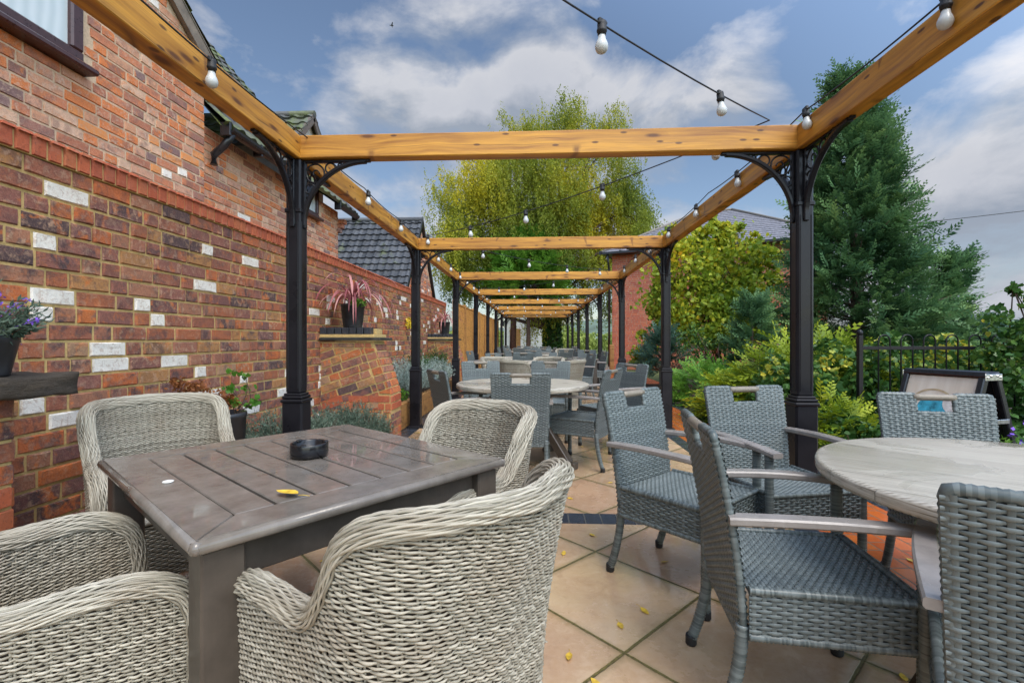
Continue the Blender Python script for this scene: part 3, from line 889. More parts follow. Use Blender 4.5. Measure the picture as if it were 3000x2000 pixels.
def gutter(mb, P0, P1, r=.055):
    P0, P1 = np.array(P0, float), np.array(P1, float)
    a = np.linspace(PI, 2 * PI, 9)
    sec = [(r * math.cos(t), r * math.sin(t)) for t in a] + [(r * .86 * math.cos(t), r * .86 * math.sin(t)) for t in a[::-1]]
    sweep(mb, np.array([P0, (P0 + P1) / 2, P1]), sec)
    n = int(np.linalg.norm(P1 - P0) / .8) + 1
    for k in range(n + 1):
        c = P0 + (P1 - P0) * k / n
        box(mb, c + np.array([-.03, 0, -.01]), (.10, .03, .13), .004)
mb = MB()
gutter(mb, (HX - 1.0, gy1 + OV + .05, ev - .02), (HX + .08, gy1 + OV + .05, ev - .02))
mb.build('gutter', GUTTER, h1, world=True)
# window
wf = MB()
y0, y1, z0, z1 = win
xf = HX + .012
for (c, sz) in [((xf, (y0 + y1) / 2, z0 + .045), (.07, y1 - y0, .09)), ((xf, (y0 + y1) / 2, z1 - .045), (.07, y1 - y0, .09)),
               ((xf, y0 + .045, (z0 + z1) / 2), (.068, .09, z1 - z0 - .18)), ((xf, y1 - .045, (z0 + z1) / 2), (.068, .09, z1 - z0 - .18))]:
    box(wf, c, sz, .012)
for yy in (2.50, .75):
    box(wf, (xf - .002, yy, (z0 + z1) / 2), (.064, .12, z1 - z0 - .18), .012)
    box(wf, (xf + .022, yy, (z0 + z1) / 2), (.025, .014, z1 - z0 - .18), .004)
box(wf, (xf + .035, (y0 + y1) / 2, z0 - .025), (.13, y1 - y0 + .10, .045), .012)
w1 = wf.build('window', UPVC, h1, world=True)
mb = MB()
for a, b in ((y0 + .09, .69), (.81, 2.44), (2.56, y1 - .09)):
    mb.add(np.array([(HX + .0115, a, z0 + .09), (HX + .0115, b, z0 + .09), (HX + .0115, b, z1 - .09), (HX + .0115, a, z1 - .09)]) - np.array(h1.location), [[0, 1, 2, 3]])
mb.build('pane', GLASS, w1)

h2 = thing('brick_house', 'lower brick house with mossy tiled roof and a small gabled dormer', 'house', (-3.2, 6, 0))
HX2 = -3.2
mb = MB()
y0, y1, ez = 4.42, 7.62, 3.22
dy0, dy1, dez, daz = 6.12, 7.08, 3.78, 4.28
dm = (dy0 + dy1) / 2
prism(mb, [(y0, 0), (y1, 0), (y1, ez), (y0, ez)], lambda x, y, d: (HX2 - d, x, y), 0, 5.0, mat=1)
dp = [(dy0, ez - .01), (dy1, ez - .01), (dy1, dez), (dm, daz), (dy0, dez)]
prism(mb, dp, lambda x, y, d: (HX2 + .001 - d, x, y), 0, 1.9, mat=2)
w2 = (6.26, 6.86, 2.92, 3.80)
def keep2(x, y, x0, x1, yy0, yy1):
    Y, Z = y0 + x, 1.85 + y
    if Y + .5 * (x1 - x0) > w2[0] and Y - .5 * (x1 - x0) < w2[1] and Z > w2[2] - .03: return False
    return Z < ez - .03 or (dy0 + .1 < Y < dy1 - .1 and Z < 3.2)
bricks(mb, (HX2, y0, 1.85), (0, 1, 0), (0, 0, 1), (1, 0, 0), y1 - y0, 1.45, bl=.222, bh=.066, joint=.010, proud=.007, jit=.0031, keep=keep2, tint=lambda: random.random() * .985)
for k in range(3):   # corbelled eaves course at the far corner
    box(mb, (HX2 - .05 + .03 * k, y1 + .01 + .02 * k, 2.92 + .075 * k), (.2, .10, .066), .004, tint=random.random())
mb.build('wall', [BR_HOUSE, MO_HOUSE, FASCIA], h2, world=True)
mb = MB()
sl = 1.15; LL = math.hypot(1, sl)
tiled_roof(mb, (HX2 + .22, y0 + .005, ez + .02), (0, 1, 0), (-1 / LL, 0, sl / LL), y1 - y0 + .17, 3.3 * LL, row=.26, wave=.2)
mb.add([(HX2 + .2, y0, ez - .02), (HX2 + .2, y1 + .16, ez - .02), (HX2 - 3.1, y1 + .16, ez - .02 + 3.3 * sl), (HX2 - 3.1, y0, ez - .02 + 3.3 * sl)], [[0, 1, 2, 3]], .2)
mb.add([(HX2 - 6.4, y0, ez - .02), (HX2 - 6.4, y1 + .16, ez - .02), (HX2 - 3.1, y1 + .16, ez - .02 + 3.3 * sl), (HX2 - 3.1, y0, ez - .02 + 3.3 * sl)], [[0, 1, 2, 3]], .2)
rf2 = mb.build('roof', [ROOF_M], h2, world=True)
mb = MB()
ds = (daz - dez) / ((dy1 - dy0) / 2); dl = math.hypot(1, ds)
for sgn, ye in ((1, dy1), (-1, dy0)):
    tiled_roof(mb, (HX2 + .10, ye + sgn * .14, dez - ds * .14 + .03), (-1, 0, 0), (0, -sgn / dl, ds / dl), 2.0, ((dy1 - dy0) / 2 + .14) * dl, row=.2, wave=.2)
    sweep(mb, [(HX2 + .08, ye + sgn * .15, dez - ds * .15 - .01), (HX2 + .08, dm, daz - .01)], [(-.014, -.05), (.014, -.05), (.014, .05), (-.014, .05)], mat=1)
tube(mb, [(HX2 + .1, dm, daz + .04), (HX2 - 1.9, dm, daz + .04)], .05, 8)
mb.build('dormer_roof', [ROOF_M, plain('dormer_verge', (.12, .095, .08), .7)], h2, world=True)
mb = MB()
gutter(mb, (HX2 + .25, y0 + .06, ez - .03), (HX2 + .25, dy0 - .02, ez - .03))
m2_ = MB(); gutter(m2_, (HX2 + .25, dy1 + .02, ez - .03), (HX2 + .25, y1 + .16, ez - .03)); m2_.build('gutter', GUTTER, h2, world=True)
tube(mb, [(HX2 + .25, y0 + .12, ez - .06), (HX2 + .16, y0 + .12, ez - .18), (HX2 + .06, y0 + .12, ez - .26), (HX2 + .06, y0 + .12, ez - .36)], .036, 8)
mb.build('gutter', GUTTER, h2, world=True)
wf = MB()
a, b, c, d = w2
xf = HX2 + .014
for (cc, sz) in [((xf, (a + b) / 2, c + .03), (.06, b - a, .06)), ((xf, (a + b) / 2, d - .03), (.06, b - a, .06)), ((xf, a + .03, (c + d) / 2), (.058, .06, d - c - .12)), ((xf, b - .03, (c + d) / 2), (.058, .06, d - c - .12)), ((xf + .03, (a + b) / 2, c - .02), (.11, b - a + .08, .035))]:
    box(wf, cc, sz, .008)
w_ = wf.build('window', UPVC, h2, world=True)
mb = MB()
mb.add(np.array([(xf - .002, a + .06, c + .06), (xf - .002, b - .06, c + .06), (xf - .002, b - .06, d - .06), (xf - .002, a + .06, d - .06)]) - np.array(h2.location), [[0, 1, 2, 3]])
mb.build('pane', GLASS, w_)

# house 3 : dark tiled roof, brick gable
h3 = thing('brick_house', 'small house with dark grey tiled roof and red brick gable behind the wall', 'house', (-3.4, 11, 0))
gx = -2.68
yr, zr, hs, rise = 11.05, 3.93, 1.42, 1.78
mb = MB()
gp = [(yr - hs, 0), (yr + hs, 0), (yr + hs, zr - rise), (yr, zr - .08), (yr - hs, zr - rise)]
prism(mb, gp, lambda x, y, d: (gx - d, x, y), 0, 6, mat=1)
bricks(mb, (gx, yr - hs, 1.9), (0, 1, 0), (0, 0, 1), (1, 0, 0), 2 * hs, 2.1, bl=.222, bh=.066, joint=.010, proud=.008,
       keep=lambda x, y, x0, x1, a, b: inpoly(yr - hs + x0 + .03, 1.9 + y + .02, gp) and inpoly(yr - hs + x1 - .03, 1.9 + y + .02, gp), tint=lambda: random.choice([.05, .2, .32, .45, .6, .7, .88]) if random.random() < .96 else .98)
mb.build('wall', [BR_HOUSE, MO_HOUSE], h3, world=True)
mb = MB()
ss = rise / hs; l3 = math.hypot(1, ss)
for sgn in (-1, 1):
    tiled_roof(mb, (gx + .05, yr + sgn * (hs + .1), zr - rise - .1 * ss), (-1, 0, 0), (0, -sgn / l3, ss / l3), 6.0, (hs + .1) * l3, row=.195, wave=.165, amp=.02, lift=.03)
    mb.add([(gx + .04, yr + sgn * (hs + .1), zr - rise - .1 * ss - .03), (gx - 6, yr + sgn * (hs + .1), zr - rise - .1 * ss - .03), (gx - 6, yr, zr - .03), (gx + .04, yr, zr - .03)], [[0, 1, 2, 3]], .1)
tube(mb, [(gx + .06, yr, zr + .02), (gx - 6, yr, zr + .02)], .06, 8)
mb.build('roof', [ROOF_G], h3, world=True)
mb = MB()
for sgn in (-1, 1):
    sweep(mb, [(gx + .055, yr + sgn * (hs + .12), zr - rise - .12 * ss - .02), (gx + .055, yr, zr - .02)], [(-.012, -.045), (.012, -.045), (.012, .045), (-.012, .045)])
mb.build('verge_board', GUTTER, h3, world=True)

# ------------------------------------------------------------------ right-hand brick house (hipped slate roof)
P1 = np.array([3.02, 19.2]); P2 = np.array([8.7, 16.9])
dv = unit(P2 - P1); rzh = math.degrees(math.atan2(dv[1], dv[0]))
hr = thing('brick_house', 'orange red brick house with hipped slate roof behind the creeper', 'house', (P1[0], P1[1], 0), rzh)
Lh, Dh, eh = 7.2, 6.0, 4.6
mb = MB()
box(mb, (Lh / 2, Dh / 2, eh / 2), (Lh, Dh, eh), .003, mat=1)
bricks(mb, (0, 0, 0), (1, 0, 0), (0, 0, 1), (0, -1, 0), Lh, eh, bl=.222, bh=.066, joint=.010, proud=.007, stretcher=.75)
bricks(mb, (0, Dh, 0), (0, -1, 0), (0, 0, 1), (-1, 0, 0), Dh, eh, bl=.222, bh=.066, joint=.010, proud=.007, stretcher=.75)
mb.build('wall', [BR_NEW, MO_RED], hr)
mb = MB()
o = .35; e0 = eh - .02; rz_ = 6.55
A, B, C, D = (-o, -o, e0), (Lh + o, -o, e0), (Lh + o, Dh + o, e0), (-o, Dh + o, e0)
r1, r2 = (2.9, Dh / 2, rz_), (Lh - 2.9, Dh / 2, rz_)
def slate_face(pts):
    pts = [np.array(p, float) for p in pts]
    n = 18
    # courses as thin steps
    lo0, lo1, hi1, hi0 = pts
    nn = unit(np.cross(lo1 - lo0, hi0 - lo0))
    if nn[2] < 0: nn = -nn
    for k in range(n):
        a, b = k / n, (k + 1.08) / n
        q = [lo0 + (hi0 - lo0) * a + nn * .018, lo1 + (hi1 - lo1) * a + nn * .018, lo1 + (hi1 - lo1) * min(b, 1), lo0 + (hi0 - lo0) * min(b, 1), lo0 + (hi0 - lo0) * a, lo1 + (hi1 - lo1) * a]
        mb.add(q, [[0, 1, 2, 3], [4, 5, 1, 0]], random.random())
slate_face([A, B, r2, r1]); slate_face([C, D, r1, r2])
slate_face([B, C, r2, r2]); slate_face([D, A, r1, r1])
for a, b in ((A, r1), (B, r2), (C, r2), (D, r1), (r1, r2)):
    tube(mb, [np.array(a) + (0, 0, .02), np.array(b) + (0, 0, .02)], .06, 6, mat=1)
mb.build('roof', [SLATE, plain('hip_tile', (.16, .14, .12), .7)], hr)
mb = MB()
gutter(mb, (-o, -o - .06, e0 - .02), (Lh + o, -o - .06, e0 - .02), .06)
box(mb, (Lh / 2, -o / 2 - .08, e0 - .07), (Lh + .6, .5, .05), .004)
tube(mb, [(-.1, -o - .04, e0 - .08), (-.1, -.2, e0 - .5), (-.1, -.09, e0 - .7), (-.1, -.09, .1)], .045, 8)
mb.build('gutter', GUTTER, hr)

# far white cottage
wc = thing('white_cottage', 'white rendered cottage end glimpsed at the far end of the terrace', 'cottage', (-.2, 36, 0))
mb = MB()
prism(mb, [(-2.2, 0), (2.0, 0), (2.0, 2.45), (-.1, 4.2), (-2.2, 2.45)], lambda x, y, d: (x, d, y), 0, 5)
mb.build('wall', WHITE_R, wc)
mb = MB()
for sgn in (-1, 1):
    xe = 2.25 if sgn > 0 else -2.45
    sweep(mb, [(xe, 2.4, 2.26), (-.1, 2.4, 4.24)], [(-2.6, 0), (2.6, 0), (2.6, .09), (-2.6, .09)])
mb.build('roof', ROOF_G, wc)
mb = MB(); box(mb, (-1.35, -.02, 1.0), (.8, .06, 2.0), .01); mb.build('door', SLEEPER, wc)

# timber fence beyond the wall
fn = thing('timber_fence', 'tall orange close board timber fence beyond the brick wall', 'fence', (-2.2, 13, 0))
x0 = -2.18
PF = MB()
ys = np.arange(12.75, 29, 1.83)
for k, y in enumerate(ys[:-1]):
    zt = 2.15 + .012 * k
    p = MB()
    for j in range(15):
        yy = y + .06 + (j + .5) * (1.83 - .1) / 15
        box(p, (x0 + (j % 2) * .012, yy, zt / 2), (.018, .122, zt - .05), .004, tint=random.random())
    box(p, (x0, y + .91, zt + .0), (.06, 1.76, .035), .006)
    for z in (.4, 1.1, 1.85): box(p, (x0 - .035, y + .91, z), (.04, 1.7, .07), .006)
    p.build('panel', TIMBER_F, fn, world=True)
for k, y in enumerate(ys):
    p = MB(); box(p, (x0 + .005, y, 1.1), (.1, .1, 2.25), .008); p.build('post', SLEEPER, fn, world=True)

# sleeper edging of the left bed
pl = thing('sleeper_planter', 'low timber sleeper edging round the left planting bed', 'planter', (-1.72, 8.5, 0))
mb = MB()
for k in range(4):
    box(mb, (-1.745, 6.75 + k * 1.63, .17), (.09, 1.61, .33), .008)
mb.build('long_sleeper', SLEEPER, pl, world=True)
mb = MB(); box(mb, (-2.05, 5.93, .17), (.61, .09, .33), .008); mb.build('end_sleeper', SLEEPER, pl, world=True)
mb = MB(); mb.add([(-2.4, 5.9, .28), (-1.79, 5.9, .28), (-1.79, 12.6, .28), (-2.4, 12.6, .28)], [[0, 1, 2, 3]]); mb.build('soil', SOIL, pl, world=True)

# ------------------------------------------------------------------ pergola
pg = thing('pergola', 'long black iron pergola with orange timber beams over the terrace', 'pergola', (0, 12, 0))
ZB = 2.34
def post_mb():
    m = MB()
    box(m, (0, 0, (ZB + .8) / 2), (.10, .10, ZB - .8), .010)
    box(m, (0, 0, 2.0), (.112, .112, .03), .006)
    for s in (-1, 1):      # raised fillets on the shaft
        box(m, (s * .033, 0, 1.38), (.008, .108, 1.1), .003)
        box(m, (0, s * .033, 1.38), (.108, .008, 1.1), .003)
    return m
def sleeve_mb():
    m = MB()
    box(m, (0, 0, .375), (.138, .138, .75), .012)
    for k, (w, z, h) in enumerate([(.150, .752, .022), (.135, .775, .02), (.118, .793, .018)]):
        box(m, (0, 0, z), (w, w, h), .006)
    box(m, (0, 0, .012), (.19, .19, .024), .006)
    return m
def bracket_mb(d):
    """d : unit outward direction in plan"""
    m = MB()
    q = .42
    t = np.linspace(0, PI / 2, 22)
    P = np.stack([(.05 + q - q * np.cos(t)) * d[0], (.05 + q - q * np.cos(t)) * d[1], ZB - .012 - q + q * np.sin(t)], 1)
    side = (-d[1], d[0], 0)
    sec = rsec(.026, .036, .006)
    T, B, N = frames(P, side)
    sweep(m, P, [(x, y) for x, y in sec], side)
    box(m, (d[0] * .27, d[1] * .27, ZB - .009), (.46 if d[0] else .03, .46 if d[1] else .03, .016), .004)
    box(m, (d[0] * .058, d[1] * .058, ZB - .23), (.016 if d[0] else .03, .016 if d[1] else .03, .44), .004)
    a = np.linspace(0, 2 * PI, 25)
    for cx, cz, r in ((.072, .072, .062), (.174, .038, .033), (.038, .174, .033), (.24, .022, .014), (.022, .24, .014)):
        Q = np.stack([(.055 + cx + r * np.cos(a)) * d[0], (.055 + cx + r * np.cos(a)) * d[1], ZB - .014 - cz + r * np.sin(a)], 1)
        sweep(m, Q, rsec(.016, .007, .002), side) if False else tube(m, Q, .0058, 6, side, cap=False)
    # small leaf curl inside the large ring
    Q = np.stack([(.055 + .072 + .03 * np.cos(a[:16]) * (1 - np.arange(16) / 22)) * d[0], (.055 + .072 + .03 * np.cos(a[:16]) * (1 - np.arange(16) / 22)) * d[1], ZB - .09 + .035 * np.sin(a[:16]) * (1 - np.arange(16) / 22)], 1)
    tube(m, Q, .005, 5, side)
    return m
cache = {}
def put_mesh(name, key, build, mat, parent, loc):
    if key not in cache:
        o = build().build(name, mat, parent); cache[key] = o
    else:
        o = cache[key].copy(); COL.objects.link(o); o.parent = parent
    o.location = loc
    return o
for k, y in enumerate(PY):
    for sx, x in ((1, PX0), (-1, PX1)):
        p = put_mesh('post', 'post', post_mb, BLACK, pg, (x, y - 12, 0))
        put_mesh('base_sleeve', 'sleeve', sleeve_mb, BLACK, p, (0, 0, 0))
        for d in ((sx, 0), (0, 1), (0, -1)):
            if (k == 0 and d[1] < 0) or (k == 8 and d[1] > 0): continue
            put_mesh('bracket', ('br', d), lambda: bracket_mb(d), BLACK, p, (0, 0, 0))
def beam(name, p0, p1, w, h, parent):
    """object with local X along the beam so the grain follows it"""
    p0, p1 = np.array(p0, float), np.array(p1, float)
    L = np.linalg.norm(p1 - p0)
    m = MB(); n = 12
    # subdivided and very slightly waney edges
    xs = np.linspace(-L / 2, L / 2, max(2, int(L / .12)))
    P = np.stack([xs, 0 * xs, 0 * xs], 1)
    sec = np.array(rsec(w, h, .005))
    V = np.stack([np.repeat(xs[:, None], 8, 1), np.repeat(sec[None, :, 0], len(xs), 0), np.repeat(sec[None, :, 1], len(xs), 0)], -1)
    V[:, :, 1:] += rng.normal(0, .0006, (len(xs), 8, 2))
    V[:, :, 2] += (.0015 * np.sin(xs * 2.3 + rng.random() * 6))[:, None]
    i = np.arange(len(xs) - 1)[:, None] * 8; j = np.arange(8)[None]
    F = np.stack([i + j, i + 8 + j, i + 8 + (j + 1) % 8, i + (j + 1) % 8], -1).reshape(-1, 4)
    F = F[:, ::-1] if False else F
    m.add(V.reshape(-1, 3), F[:, ::-1])
    m.f.append((np.array([list(range(8))[::-1], ]), np.array([.5]), 0, False))
    m.f.append((np.array([list(range((len(xs) - 1) * 8, len(xs) * 8))]), np.array([.5]), 0, False))
    o = m.build(name, TIMBER, parent)
    c = (p0 + p1) / 2
    o.location = c - np.array(parent.location)
    o.rotation_euler = (0, 0, math.atan2(p1[1] - p0[1], p1[0] - p0[0]))
    return o
BW = .095
for x in (PX0, PX1):
    for a, b in ((-1.2, PY[1] + .0), (PY[1] + .003, PY[3]), (PY[3] + .003, PY[5]), (PY[5] + .003, PY[8] + .1)):
        beam('long_beam', (x, a, ZB + .075), (x, b, ZB + .075), BW, .15, pg)
for k, y in enumerate(PY):
    if k == 0: continue
    beam('cross_beam', (PX0 + BW / 2 + .001, y, ZB + .075), (PX1 - BW / 2 - .001, y, ZB + .075), BW, .148, pg)

# ------------------------------------------------------------------ festoon lights
def holder_mb():
    m = MB()
    lathe(m, [(.004, .012), (.017, .010), (.019, .0), (.0185, -.020), (.021, -.022), (.021, -.030), (.0175, -.033), (.017, -.044)], k=14)
    box(m, (0, 0, .008), (.045, .018, .024), .004)
    box(m, (.022, 0, .012), (.016, .012, .012), .003)
    return m
def bulb_mb():
    m = MB()
    lathe(m, [(.0145, -.042), (.0155, -.052), (.0175, -.061), (.0225, -.071), (.0262, -.081), (.0272, -.090), (.0250, -.101), (.0195, -.110), (.011, -.115), (.002, -.1165)], k=20)
    return m
def festoon(label, pts, bulbs):
    """pts: anchor points; sagging cable between; bulbs: list of positions along the cable"""
    t = thing('festoon_string', label, 'string lights', tuple(pts[0]), group='festoon bulb strings')
    m = MB()
    P = []
    for a, b, sag in pts_pairs(pts):
        s = np.linspace(0, 1, 14)
        q = a + (b - a) * s[:, None]
        q[:, 2] -= sag * 4 * s * (1 - s)
        P.append(q if not P else q[1:])
    P = np.vstack(P)
    tube(m, P, .0042, 6)
    m.build('cable', CABLE, t, world=True)
    L = np.concatenate([[0], np.cumsum(np.linalg.norm(np.diff(P, axis=0), axis=1))])
    for s in bulbs:
        if s > L[-1]: break
        c = np.array([np.interp(s, L, P[:, i]) for i in range(3)])
        d = np.array([np.interp(s + .05, L, P[:, i]) for i in range(3)]) - c
        h = put_mesh('lamp_holder', 'holder', holder_mb, RUBBER, t, tuple(c - np.array(t.location)))
        h.rotation_euler = (random.uniform(-.08, .08), random.uniform(-.08, .08), math.atan2(d[1], d[0]))
        put_mesh('bulb', 'bulb', bulb_mb, BULB, h, (0, 0, 0))
    return t
def pts_pairs(pts):
    pts = [np.array(p, float) for p in pts]
    return [(pts[i], pts[i + 1], .035 * np.linalg.norm((pts[i + 1] - pts[i])[:2]) * .6) for i in range(len(pts) - 1)]
ya = [-.5, 1.1] + [3.07 + 1.05 * k for k in range(0, 22)]
festoon('festoon string of white bulbs running along the left timber beam', [(-1.495, y, 2.475) for y in ya], [2.68 + 1.04 * k - .03 for k in range(-1, 23)])
yb = [-.5, 1.3] + [2.95 + 1.6 * k for k in range(0, 15)]
festoon('festoon string of white bulbs running along the right timber beam', [(1.60, y, 2.515) for y in yb], [.1 + 2.36 + .98 * k for k in range(-1, 24)])
zz = [(-1.4, PY[0] + .5, 2.52)]
for k in range(1, 9):
    zz.append((1.45 if k % 2 else -1.42, PY[k] - .06, 2.515))
s0 = np.linalg.norm(np.array(zz[1]) - np.array(zz[0]))
festoon('festoon string of white bulbs zigzagging across the pergola bays', zz, [s0 - .62 + .98 * (k - 2) for k in range(0, 40) if s0 - .62 + .98 * (k - 2) > .2])

# ------------------------------------------------------------------ grey rattan armchair
def ribbon(mb, P, B, N, w, h, tint):
    off = [(-.5, -h), (-.30, 0), (.30, 0), (.5, -h)]
    V = np.stack([P + B * (w * a) + N * b for a, b in off], 1)
    n = len(P)
    i = np.arange(n - 1)[:, None] * 4; j = np.arange(3)[None]
    F = np.stack([i + j, i + j + 1, i + 4 + j + 1, i + 4 + j], -1).reshape(-1, 4)
    mb.add(V.reshape(-1, 3), F, tint, 0, True)
def weave(mb, pos, rows, pitch, rib, amp, sgn=1, tl=.25, th=.85):
    """pos(u,v)->(P,N); rows: list of (v,[(ua,ub)..]).  strips over / under ribs"""
    for k, (v, spans) in enumerate(rows):
        for ua, ub in spans:
            n = max(4, int((ub - ua) / (rib / 4)))
            u = np.linspace(ua, ub, n)
            P, N = pos(u, np.full(n, v)); P2, _ = pos(u, np.full(n, v + .002))
            B = unit(P2 - P)
            ph = np.cos(PI * (u / rib + k))
            # flattened wave : strip stays up over a rib, dives quickly
            ph = np.sign(ph) * np.abs(ph) ** .6
            w = pitch * (.86 + .10 * ph)
            t = random.uniform(tl, th)
            Q = P + N * (amp * ph)[:, None]
            off = [(-.5, -.0022), (-.30, 0), (.30, 0), (.5, -.0022)]
            V = np.stack([Q + B * (w * a)[:, None] + N * b for a, b in off], 1)
            i = np.arange(n - 1)[:, None] * 4; j = np.arange(3)[None]
            F = np.stack([i + j, i + j + 1, i + 4 + j + 1, i + 4 + j], -1).reshape(-1, 4)
            if sgn < 0: F = F[:, ::-1]
            mb.add(V.reshape(-1, 3), F, t, 0, True)
def ribs(mb, pos, us, va, vb, w, keep=None):
    for u in us:
        n = max(3, int((vb - va) / .04))
        v = np.linspace(va, vb, n)
        P, N = pos(np.full(n, u), v)
        P2, _ = pos(np.full(n, u + .002), v)
        B = unit(P2 - P)
        if keep is not None:
            ok = keep(u, v)
            if ok.sum() < 2: continue
            P, N, B = P[ok], N[ok], B[ok]
        ribbon(mb, P, B, N, w, .001, random.uniform(.2, .6))
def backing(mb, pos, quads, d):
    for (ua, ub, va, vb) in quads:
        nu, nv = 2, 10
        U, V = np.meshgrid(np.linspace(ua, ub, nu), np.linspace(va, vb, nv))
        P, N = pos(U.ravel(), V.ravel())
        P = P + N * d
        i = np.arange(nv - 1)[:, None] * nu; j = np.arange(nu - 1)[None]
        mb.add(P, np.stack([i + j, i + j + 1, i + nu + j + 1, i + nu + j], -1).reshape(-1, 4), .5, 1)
def wrapped(mb, P, r, step=.0065, k=8, ref=(0, 0, 1), tl=.0, th=.9):
    P = resample(P, step / 2)
    n = len(P)
    rr = r * (1 + .09 * np.where(np.arange(n) % 2, 1, -1))
    t = np.repeat(rng.uniform(tl, th, n - 1)[:, None], k, 1).ravel()
    tube(mb, P, rr, k, ref, t)
def byp(v):      # back profile y(z)
    t = np.clip((v - .29) / .585, 0, 1)
    return -.215 - .012 * t - .075 * t**1.7
def bwid(v):
    t = np.clip((v - .29) / .585, 0, 1)
    return .430 + .045 * t
def chair():
    t = thing('dining_chair', 'x', 'chair')
    def pf(sg):
        def pos(u, v):
            y = byp(v); dy = (byp(v + .002) - y) / .002
            N = np.stack([0 * u, np.ones_like(u), -dy], -1) * sg
            N = unit(N)
            # u is a fraction-free lateral coordinate scaled by the local width
            P = np.stack([u * bwid(v) / .475, y + 0 * u, v], -1)
            return P + N * .0125, N
        return pos
    NZ0, NZ1, NH = .795, .858, .083     # hand hole
    m = MB()
    pitch = .0104
    rows = []
    for k in range(58):
        v = .297 + pitch * (k + .5)
        if v > .872: break
        if NZ0 < v: rows.append((v, [(-.2425, -NH - .002), (NH + .002, .2425)]))
        else: rows.append((v, [(-.2425, .2425)]))
    for sg in (1, -1):
        pos = pf(sg)
        weave(m, pos, rows, pitch, .0248, .0024, sg)
        ribs(m, pos, np.arange(-.2232, .225, .0248), .29, .872, .011, lambda u, v: (np.abs(u) > NH + .008) | (v < NZ0 - .008))
        backing(m, pos, [(-.235, .235, .29, NZ0 - .004), (-.235, -NH - .004, NZ0 - .004, .872), (NH + .004, .235, NZ0 - .004, .872)], -.006)
    def P3(u, v): return (u * bwid(np.float64(v)) / .475, float(byp(np.float64(v))), v)
    vs = np.linspace(.285, .868, 14)
    for s in (-1, 1):
        path = [P3(s * .2325, v) for v in vs] + [P3(s * .229, .8755), P3(s * .220, .878)] + [P3(s * u, .878) for u in np.linspace(.21, NH + .006, 5)]
        path += [P3(s * (NH + .002), v) for v in (.872, .85, .82, NZ0 + .004)]
        wrapped(m, path, .0128, .016, ref=(0, 1, 0))
    wrapped(m, [P3(u, NZ0 - .006) for u in np.linspace(-NH - .01, NH + .01, 6)], .0128, .012, ref=(0, 1, 0))
    wrapped(m, [P3(u, .285) for u in np.linspace(-.232, .232, 6)], .0135, .012, ref=(0, 1, 0))
    m.build('backrest', [GRATTAN, GRATTAN_DK], t)
    m = MB()
    tube(m, [P3(u, .868) for u in np.linspace(-NH - .006, NH + .006, 7)], .0165, 12, (0, 1, 0))
    m.build('hand_rail', ROD, t)
    # seat
    m = MB()
    x0, y0, y1, zt, zb = .222, -.205, .235, .438, .305
    def top(u, v):
        z = zt - .010 * (1 - (u / .23)**2) * (1 - ((v - .015) / .23)**2)
        return np.stack([u, v, z + 0 * u], -1), np.stack([0 * u, 0 * u, 1 + 0 * u], -1)
    weave(m, top, [(v, [(-x0, x0)]) for v in np.arange(y0 + .006, y1, .0118)], .0118, .0178, .0024, 1, .45, 1.0)
    ribs(m, top, np.arange(-x0 + .009, x0, .0178), y0, y1, .010)
    backing(m, top, [(a_, a_ + .0454, y0, y1 + .01) for a_ in np.linspace(-x0 - .005, x0 + .005 - .0454, 10)], -.008)
    def side(sg):
        return lambda u, v: (np.stack([sg * (x0 + .012) + 0 * u, u, v], -1), np.stack([sg + 0 * u, 0 * u, 0 * u], -1))
    rw = [(v, None) for v in np.arange(zb + .006, zt - .006, .0118)]
    for sg in (1, -1):
        weave(m, side(sg), [(v, [(y0, y1)]) for v, _ in rw], .0118, .0268, .0024, -sg, .2, .7)
        ribs(m, side(sg), np.arange(y0 + .013, y1, .0268), zb, zt, .012)
        backing(m, side(sg), [(y0, y1 + .01, zb, zt)], -.006)
    fr = lambda u, v: (np.stack([u, y1 + .012 + 0 * u, v], -1), np.stack([0 * u, 1 + 0 * u, 0 * u], -1))
    weave(m, fr, [(v, [(-x0 - .01, x0 + .01)]) for v, _ in rw], .0118, .0268, .0024, -1, .2, .7)
    ribs(m, fr, np.arange(-x0, x0, .0268), zb, zt, .012)
    backing(m, fr, [(-x0 - .01, x0 + .01, zb, zt)], -.006)
    for pts in ([(-x0 - .008, y0, zt), (-x0 - .008, y1, zt), (-x0 + .002, y1 + .009, zt), (x0 - .002, y1 + .009, zt), (x0 + .008, y1, zt), (x0 + .008, y0, zt)],
                [(-x0 - .006, y0, zb), (-x0 - .006, y1 + .004, zb), (x0 + .006, y1 + .004, zb), (x0 + .006, y0, zb)]):
        wrapped(m, pts, .0115, .0105)
    m.build('seat', [GRATTAN, GRATTAN_DK], t)
    for sx in (-1, 1):
        m = MB(); wrapped(m, [(sx * .243, .236, .03), (sx * .243, .236, .3), (sx * .243, .234, .622)], .0195, .0115, 10)
        l = m.build('leg', GRATTAN, t)
        m = MB(); lathe(m, [(.0205, .034), (.0215, .03), (.0215, .006), (.018, 0)], (sx * .243, .236, 0), 12); m.build('foot_cap', RUBBER, l)
        m = MB(); wrapped(m, smoothpath([(sx * .208, -.216, .33), (sx * .209, -.226, .22), (sx * .212, -.252, .1), (sx * .214, -.275, .03)], .02), .0185, .0115, 10)
        l = m.build('leg', GRATTAN, t)
        m = MB(); lathe(m, [(.0195, .038), (.0205, .032), (.0205, .006), (.0175, 0)], (sx * .2145, -.279, 0), 12); m.build('foot_cap', RUBBER, l)
        m = MB()
        yy = np.linspace(-.262, .288, 14)
        q = (yy + .262) / .55
